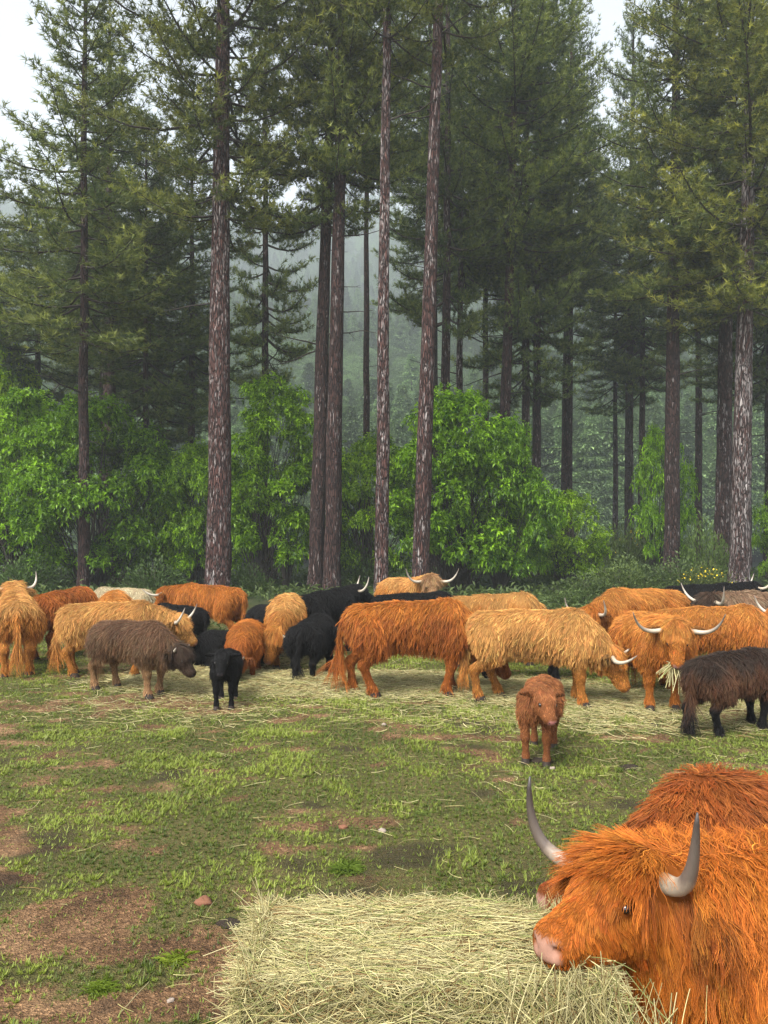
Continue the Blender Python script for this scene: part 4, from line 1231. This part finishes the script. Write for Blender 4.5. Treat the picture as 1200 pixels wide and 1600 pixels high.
cow('dark brown shaggy young cow walking at the right edge of the herd', 3.62, 7.95, 28, .70, poll=(1.00, 0, 1.0), pitch=-38, col='umber', top='dark', low='black', head='black', horn='short', nhair=20000, hlen=1.25, legs=(.12, -.10, -.14, .12), muzzle=(.06, .05, .05), name='highland_heifer')
cow('orange cow at the right edge, only its head and one horn showing', 6.62, 10.95, 180, .95, poll=(1.05, 0, .92), pitch=-45, col='orange', horn='up')

# ------------------------------------------------------------------ the two cows at the bale
hero_horn = [[(.085, .05, .0), (.23, .02, .02), (.255, .09, .03), (.29, .33, .04)], [(.085, .05, .0), (.28, -.04, .05), (.40, .05, .13), (.36, .33, .11)]]
hero, hero_h = cow('large red-orange cow at the lower right biting into the hay bale', 1.64, 2.36, 180, .88, poll=(.975, -.055, 1.035), yaw=36, pitch=-10, roll=3,
    col='hero', head='hero', horn='out', horns_xyz=hero_horn, horn_dark=.95, nhair=84000, h=.0165, rad=.0013, K=9, hlen=1.55, curl=.75, fringe=.075, detail=True, head_s=1.02,
    muzzle=(.50, .27, .19), group='two cows eating at the bale', clump=.034)
cow('darker rust-red cow behind the large one, head low behind the bale', 1.73, 3.10, 177, .87, poll=(.86, .19, .84), yaw=12, pitch=-16, col='rust', horn=None,
    nhair=44000, h=.022, rad=.0017, K=8, hlen=1.25, group='two cows eating at the bale', clump=.04)

# ------------------------------------------------------------------ hay bale
rng = np.random.default_rng(33)
BX0, BX1, BY0, BY1, BZ = -.385, .60, 2.10, 2.58, .765
def bale_surface(n):
    """points and normals on a rounded slumping box"""
    A_ = np.array([(BX1 - BX0) * (BY1 - BY0), (BX1 - BX0) * BZ, (BX1 - BX0) * BZ * .5, (BY1 - BY0) * BZ, (BY1 - BY0) * BZ])
    f = rng.choice(5, n, p=A_ / A_.sum())
    u, v = rng.random(n), rng.random(n)
    cx, cy, cz = (BX0 + BX1) / 2, (BY0 + BY1) / 2, BZ / 2
    hx, hy, hz = (BX1 - BX0) / 2, (BY1 - BY0) / 2, BZ / 2
    P = np.zeros((n, 3)); Nn = np.zeros((n, 3))
    for k, (ax, sg) in enumerate(((2, 1), (1, -1), (1, 1), (0, -1), (0, 1))):
        m = f == k
        o = [a for a in range(3) if a != ax]
        P[m, ax] = sg; P[m, o[0]] = u[m] * 2 - 1; P[m, o[1]] = v[m] * 2 - 1; Nn[m, ax] = sg
    return P, Nn, (cx, cy, cz), (hx, hy, hz)
def bale_shape(P):
    hx, hy, hz = (BX1 - BX0) / 2, (BY1 - BY0) / 2, BZ / 2
    W = P * [hx, hy, hz]
    r = .055
    inner = np.clip(W, [-hx + r, -hy + r, -hz + r], [hx - r, hy - r, hz - r])
    dv = W - inner
    W = inner + norm(dv) * np.minimum(np.linalg.norm(dv, axis=1, keepdims=True), r)
    lum = (nA.fbm(W[:, 0] * 5 + 3, W[:, 2] * 6 + W[:, 1] * 5, 3) - .5)
    W = W + norm(W * [1, 1.6, 1]) * (lum * .05)[:, None]
    W[:, 2] -= .035 * smoothstep(.1, .55, W[:, 0]) * (W[:, 2] > .2)
    return W + [(BX0 + BX1) / 2, (BY0 + BY1) / 2, BZ / 2]
g = Geo()
m = 22
for ax, sg in ((2, 1), (2, -1), (1, -1), (1, 1), (0, -1), (0, 1)):
    a, b = np.meshgrid(np.linspace(-1, 1, m), np.linspace(-1, 1, m), indexing='ij')
    P = np.zeros((m * m, 3)); o = [k for k in range(3) if k != ax]
    P[:, ax] = sg; P[:, o[0]] = a.ravel(); P[:, o[1]] = b.ravel()
    i, j = np.meshgrid(np.arange(m - 1), np.arange(m - 1), indexing='ij'); q = (i * m + j).ravel()
    Q = np.stack([q, q + m, q + m + 1, q + 1], -1)
    if (sg > 0) == (ax == 1): Q = Q[:, ::-1]
    g.add(bale_shape(P * .985), Q, None, 0)
bale = empty('hay_bale', ((BX0 + BX1) / 2, (BY0 + BY1) / 2, 0))
tag(bale, 'big pale yellow hay bale the large cow is eating from', 'hay bale')
off = np.array(bale.location)
me = g.mesh('bale_core', [M_BALE])
co = np.zeros(len(me.vertices) * 3, np.float32); me.vertices.foreach_get('co', co)
me.vertices.foreach_set('co', (co.reshape(-1, 3) - off).astype(np.float32).ravel()); me.update()
link('core', me, bale)

def straw_col(n, warm=0.0):
    t = rng.random((n, 1)); k = rng.random((n, 1))
    c = np.array([.33, .285, .11]) * (1 - t) + np.array([.47, .42, .22]) * t
    gr = (k < .13); c = np.where(gr, np.array([.20, .22, .07]) * (.8 + .5 * t), c)
    br = (k > .88); c = np.where(br, np.array([.22, .14, .055]) * (.7 + .6 * t), c)
    return np.clip(c * rng.lognormal(0, .16, (n, 1)), 0, .85)

n = 62000
P, Nn, _, _ = bale_surface(n)
Wp = bale_shape(P)
fl = np.where(np.abs(Nn[:, 2:3]) > .5, rng.normal(size=(n, 3)) * [1.3, .5, .1], rng.normal(size=(n, 3)) * [1.0, .6, .42])
sideend = np.abs(Nn[:, :1]) > .5
fl = np.where(sideend, rng.normal(size=(n, 3)) * [.3, .5, 1.0], fl)
T = norm(fl - Nn * (fl * Nn).sum(1, keepdims=True))
Ls = rng.uniform(.05, .26, n)
t = np.linspace(-.5, .5, 5)
lift = rng.normal(.005, .007, n) + (rng.random(n) < .025) * rng.uniform(0, .035, n)
bow = rng.normal(0, .14, n)
bi = np.cross(Nn, T)
pts = Wp[:, None] + T[:, None] * (Ls[:, None] * t)[..., None] + Nn[:, None] * (lift[:, None] + (rng.normal(size=n) * .16)[:, None] * Ls[:, None] * t)[..., None] \
    + bi[:, None] * ((bow * Ls)[:, None] * (t * t * 4 - .3))[..., None]
pts[..., 2] = np.clip(pts[..., 2], .02, BZ + .012 + .03 * rng.random((n, 1)) ** 3)
rd = (rng.uniform(.0004, .0013, (n, 1)) * np.array([.9, 1, 1, 1, .5]))
st = link('straw', curves_np('straw', pts - off, rd, straw_col(n), M_STRAW), bale)
st['kind'] = 'stuff'
# loose hay slipping off the end that is being eaten, and the tuft at the left corner
n = 3200
c0 = np.stack([rng.normal(.50, .11, n), rng.normal(2.06, .035, n), rng.uniform(.12, .76, n)], -1)
lc = rng.random(n) < .16
c0[lc] = np.stack([rng.normal(-.385, .012, lc.sum()), rng.uniform(2.08, 2.5, lc.sum()), rng.uniform(.1, .8, lc.sum())], -1)
dv = norm(rng.normal(size=(n, 3)) * [.5, .35, .4] + [.12, -.10, -1.0])
Ls = rng.uniform(.08, .32, n)
t = np.linspace(0, 1, 5)
pts = c0[:, None] + dv[:, None] * (Ls[:, None] * (t - .4))[..., None] + (rand_unit(rng, n) * (Ls * .16)[:, None])[:, None] * (t * t)[None, :, None]
pts[..., 2] = np.maximum(pts[..., 2], .02)
lo_ = link('loose_straw', curves_np('loose_straw', pts - off, rng.uniform(.0005, .0015, (n, 1)) * np.ones((1, 5)), straw_col(n), M_STRAW), bale)
lo_['kind'] = 'stuff'

def mouth_hay(label, root, hfun, n, seed, L0=.2, r0=.0022, spread=.05):
    rg = np.random.default_rng(seed)
    a, b = np.array(hfun(.40, 0, -.065)), np.array(hfun(.40, 1, -.065)) - np.array(hfun(.40, 0, -.065))
    rz = root.rotation_euler.z
    Rm = np.array([[math.cos(rz), -math.sin(rz), 0], [math.sin(rz), math.cos(rz), 0], [0, 0, 1]])
    a = Rm @ a; b = norm(Rm @ b)
    c0 = a + b * rg.normal(0, spread, (n, 1)) + rg.normal(size=(n, 3)) * .012
    dv = norm(b * rg.normal(0, .8, (n, 1)) + rg.normal(size=(n, 3)) * .35 + [0, 0, -.55])
    Ls = L0 * rg.uniform(.5, 1.2, n)
    t = np.linspace(-.15, 1, 6)
    pts = c0[:, None] + dv[:, None] * (Ls[:, None] * t)[..., None] + np.array([0, 0, -1.]) * (Ls[:, None] * .45 * t * t)[..., None]
    o = link('hay_bunch', curves_np('hay_bunch', pts, rg.uniform(.6, 1.3, (n, 1)) * r0 * np.ones((1, 6)), straw_col(n), M_STRAW))
    o.location = root.location
    tag(o, label, 'hay')
for (rt, hf) in cows:
    if rt['label'].startswith('orange cow facing the camera'):
        mouth_hay('bunch of green-yellow hay hanging from the mouth of the camera-facing orange cow', rt, hf, 90, 5, .20, .0036, .035)
mouth_hay('wisps of hay sticking out of the mouth of the large red-orange cow', hero, hero_h, 150, 6, .17, .0012, .035)

# ------------------------------------------------------------------ hay spread on the ground among the herd
def hay_spread(label, spots, seed, L0=(.08, .26), r0=.0019):
    rg = np.random.default_rng(seed)
    PP = []
    for (cx, cy, rx, ry, n, mh) in spots:
        q = rg.normal(size=(n, 2)) * .5
        px, py = cx + q[:, 0] * rx, cy + q[:, 1] * ry
        e = np.exp(-(q ** 2).sum(1) * 1.6) * mh * (.5 + nB.fbm(px * 3, py * 3, 3))
        PP.append(np.stack([px, py, terrain(px, py) + .012 + e * rg.random(n)], -1))
    c0 = np.vstack(PP); n = len(c0)
    az = rg.random(n) * 6.283
    dv = np.stack([np.cos(az), np.sin(az), rg.normal(0, .14, n)], -1)
    Ls = rg.uniform(*L0, n)
    t = np.linspace(-.5, .5, 4)
    pts = c0[:, None] + dv[:, None] * (Ls[:, None] * t)[..., None] + np.stack([-np.sin(az), np.cos(az), rg.random(n) * .3], -1)[:, None] * ((rg.normal(0, .11, n) * Ls)[:, None] * (t * t * 4))[..., None]
    pts[..., 2] = np.maximum(pts[..., 2], terrain(pts[..., 0], pts[..., 1]) + .008)
    o = link('spread_hay', curves_np('spread_hay', pts, rg.uniform(.6, 1.4, (n, 1)) * r0 * np.ones((1, 4)), straw_col(n), M_STRAW))
    tag(o, label, 'hay', None, 'stuff')
hay_spread('pale hay strewn on the ground among the cattle left of the middle',
           [(-1.6, 10.4, 1.6, .7, 16000, .16), (-2.6, 10.7, 1.0, .6, 7000, .15), (-.6, 10.2, 1.3, .6, 8500, .14), (-2.3, 12.2, 2.0, .9, 3500, .15), (.3, 10.6, 1.6, .6, 3500, .12)], 8)
hay_spread('thin hay litter over the trodden grass at the right of the herd',
           [(3.0, 9.3, 2.2, .9, 4500, .06), (1.6, 10.0, 1.4, .8, 3200, .10), (2.7, 8.3, 2.2, .9, 1200, .02), (0, 9.0, 4.5, 1.3, 900, .01), (-2.5, 8.8, 2.5, 1.0, 450, .01)], 9, r0=.0017)
hay_spread('few single straws lying on the open grass before the herd', [(2.2, 6.6, 2.0, 1.0, 120, .01), (0, 6.0, 3.2, 1.8, 160, .01), (.2, 3.6, 1.4, .7, 70, .01)], 10, (.05, .2), .0012)

# ------------------------------------------------------------------ stones, dung, weeds
def stone(name, label, x, y, r, mat, seed, cat='stone', flat=.6, group='stones lying in the pasture'):
    rg = np.random.default_rng(seed)
    V_, Q = uv_ball((0, 0, 0), (1, 1, 1), None, 14, 9)
    k = 1 + .22 * np.sin(V_[:, 0] * 3 + seed) * np.cos(V_[:, 1] * 3.3 + seed * 2) + .12 * np.sin(V_[:, 2] * 6 + V_[:, 0] * 5 + seed) + rg.normal(size=len(V_)) * .03
    V_ = V_ * k[:, None] * [r, r * .8, r * flat]
    o = link(name, mesh_np(name, V_, [Q], [mat], True))
    o.location = (x, y, float(terrain(np.array([x]), np.array([y]))[0]) + r * flat * .35)
    tag(o, label, cat, group)
stone('stone', 'pale stone lying in the middle of the grass', -.01, 5.2, .028, M_STONE, 3)
stone('stone', 'reddish clod of earth beside the left end of the bale', -.98, 4.18, .045, M_REDSTONE, 4)
stone('stone', 'small pale stone in the grass below the big red-brown cow', -.0, 8.1, .03, M_STONE, 5)
stone('stone', 'pale stone chip in the bare soil left of the bale', -.92, 3.32, .016, M_STONE, 6)
stone('stone', 'white stone near the small curly red calf', 1.45, 6.62, .025, M_STONE, 7)
stone('stone', 'small rust-coloured stone in the grass left of the pale stone', -.28, 5.28, .03, M_REDSTONE, 8)
dg = 'dung pats on the pasture'
stone('dung_pat', 'dark dung pat under the small curly red calf', 1.40, 6.86, .11, M_DUNG, 11, 'dung', .16, dg)
stone('dung_pat', 'round dark dung pat in the grass right of the red calf', 2.12, 6.65, .075, M_DUNG, 12, 'dung', .3, dg)
stone('dung_pat', 'dry dark dung beside the left end of the bale', -.80, 3.98, .06, M_DUNG, 14, 'dung', .14, dg)
stone('dung_pat', 'dark dung crumb near the legs of the hay-chewing cow', 2.85, 8.15, .055, M_DUNG, 15, 'dung', .3, dg)

def weed(label, x, y, r, n, seed, tint, up=.5):
    rg = np.random.default_rng(seed)
    az = rg.random(n) * 6.283
    dv = norm(np.stack([np.cos(az), np.sin(az), rg.uniform(.15, 1.2, n) * up], -1))
    ln = r * rg.uniform(.6, 1.1, n)
    Vl, Tl = leafs(rg, rg.normal(size=(n, 3)) * [.3 * r, .3 * r, .002], dv, ln, ln * .06, .2, .35)
    o = link('weed_plant', mesh_np('weed_plant', Vl, [Tl], [M_GRASS], False, None, {'tone': np.repeat(rg.uniform(.5, 1, n), 4)}))
    o.location = (x, y, float(terrain(np.array([x]), np.array([y]))[0])); o.color = (*tint, 1)
    tag(o, label, 'plant', 'weeds in the pasture')
weed('bright green leafy weed growing in the bare soil left of the bale', -.99, 3.64, .085, 150, 1, (.95, 1.0, .8), .6)
weed('dark green grass clump just behind the bale', -.22, 4.62, .10, 330, 2, (.6, .72, .7), 1.0)
weed('grey-green thistle in the open grass left of the red calf', .27, 5.55, .07, 60, 4, (.7, .75, 1.1))
weed('green grass tuft at the lower left corner of the pasture', -1.25, 3.4, .075, 220, 5, (.75, .85, .7), .9)

# ------------------------------------------------------------------ haze in the valley
hz = Geo()
V_ = np.array([[x_, y_, z_] for x_ in (-545, 545) for y_ in (-34, 812) for z_ in (-8, 395)], float)
hz.add(V_, np.array([[0, 1, 3, 2], [4, 6, 7, 5], [0, 4, 5, 1], [2, 3, 7, 6], [0, 2, 6, 4], [1, 5, 7, 3]]))
hm, N, L, out = mat_new('valley_haze')
pv = N('ShaderNodeVolumePrincipled')
pv.inputs['Color'].default_value = (.88, .95, 1.0, 1)
pv.inputs['Density'].default_value = .0009
pv.inputs['Anisotropy'].default_value = 0.0
L(pv.outputs[0], out.inputs['Volume'])
haze = link('haze', hz.mesh('haze', [hm], False))
tag(haze, 'thin mist hanging in front of the hillside', 'haze', None, 'stuff')
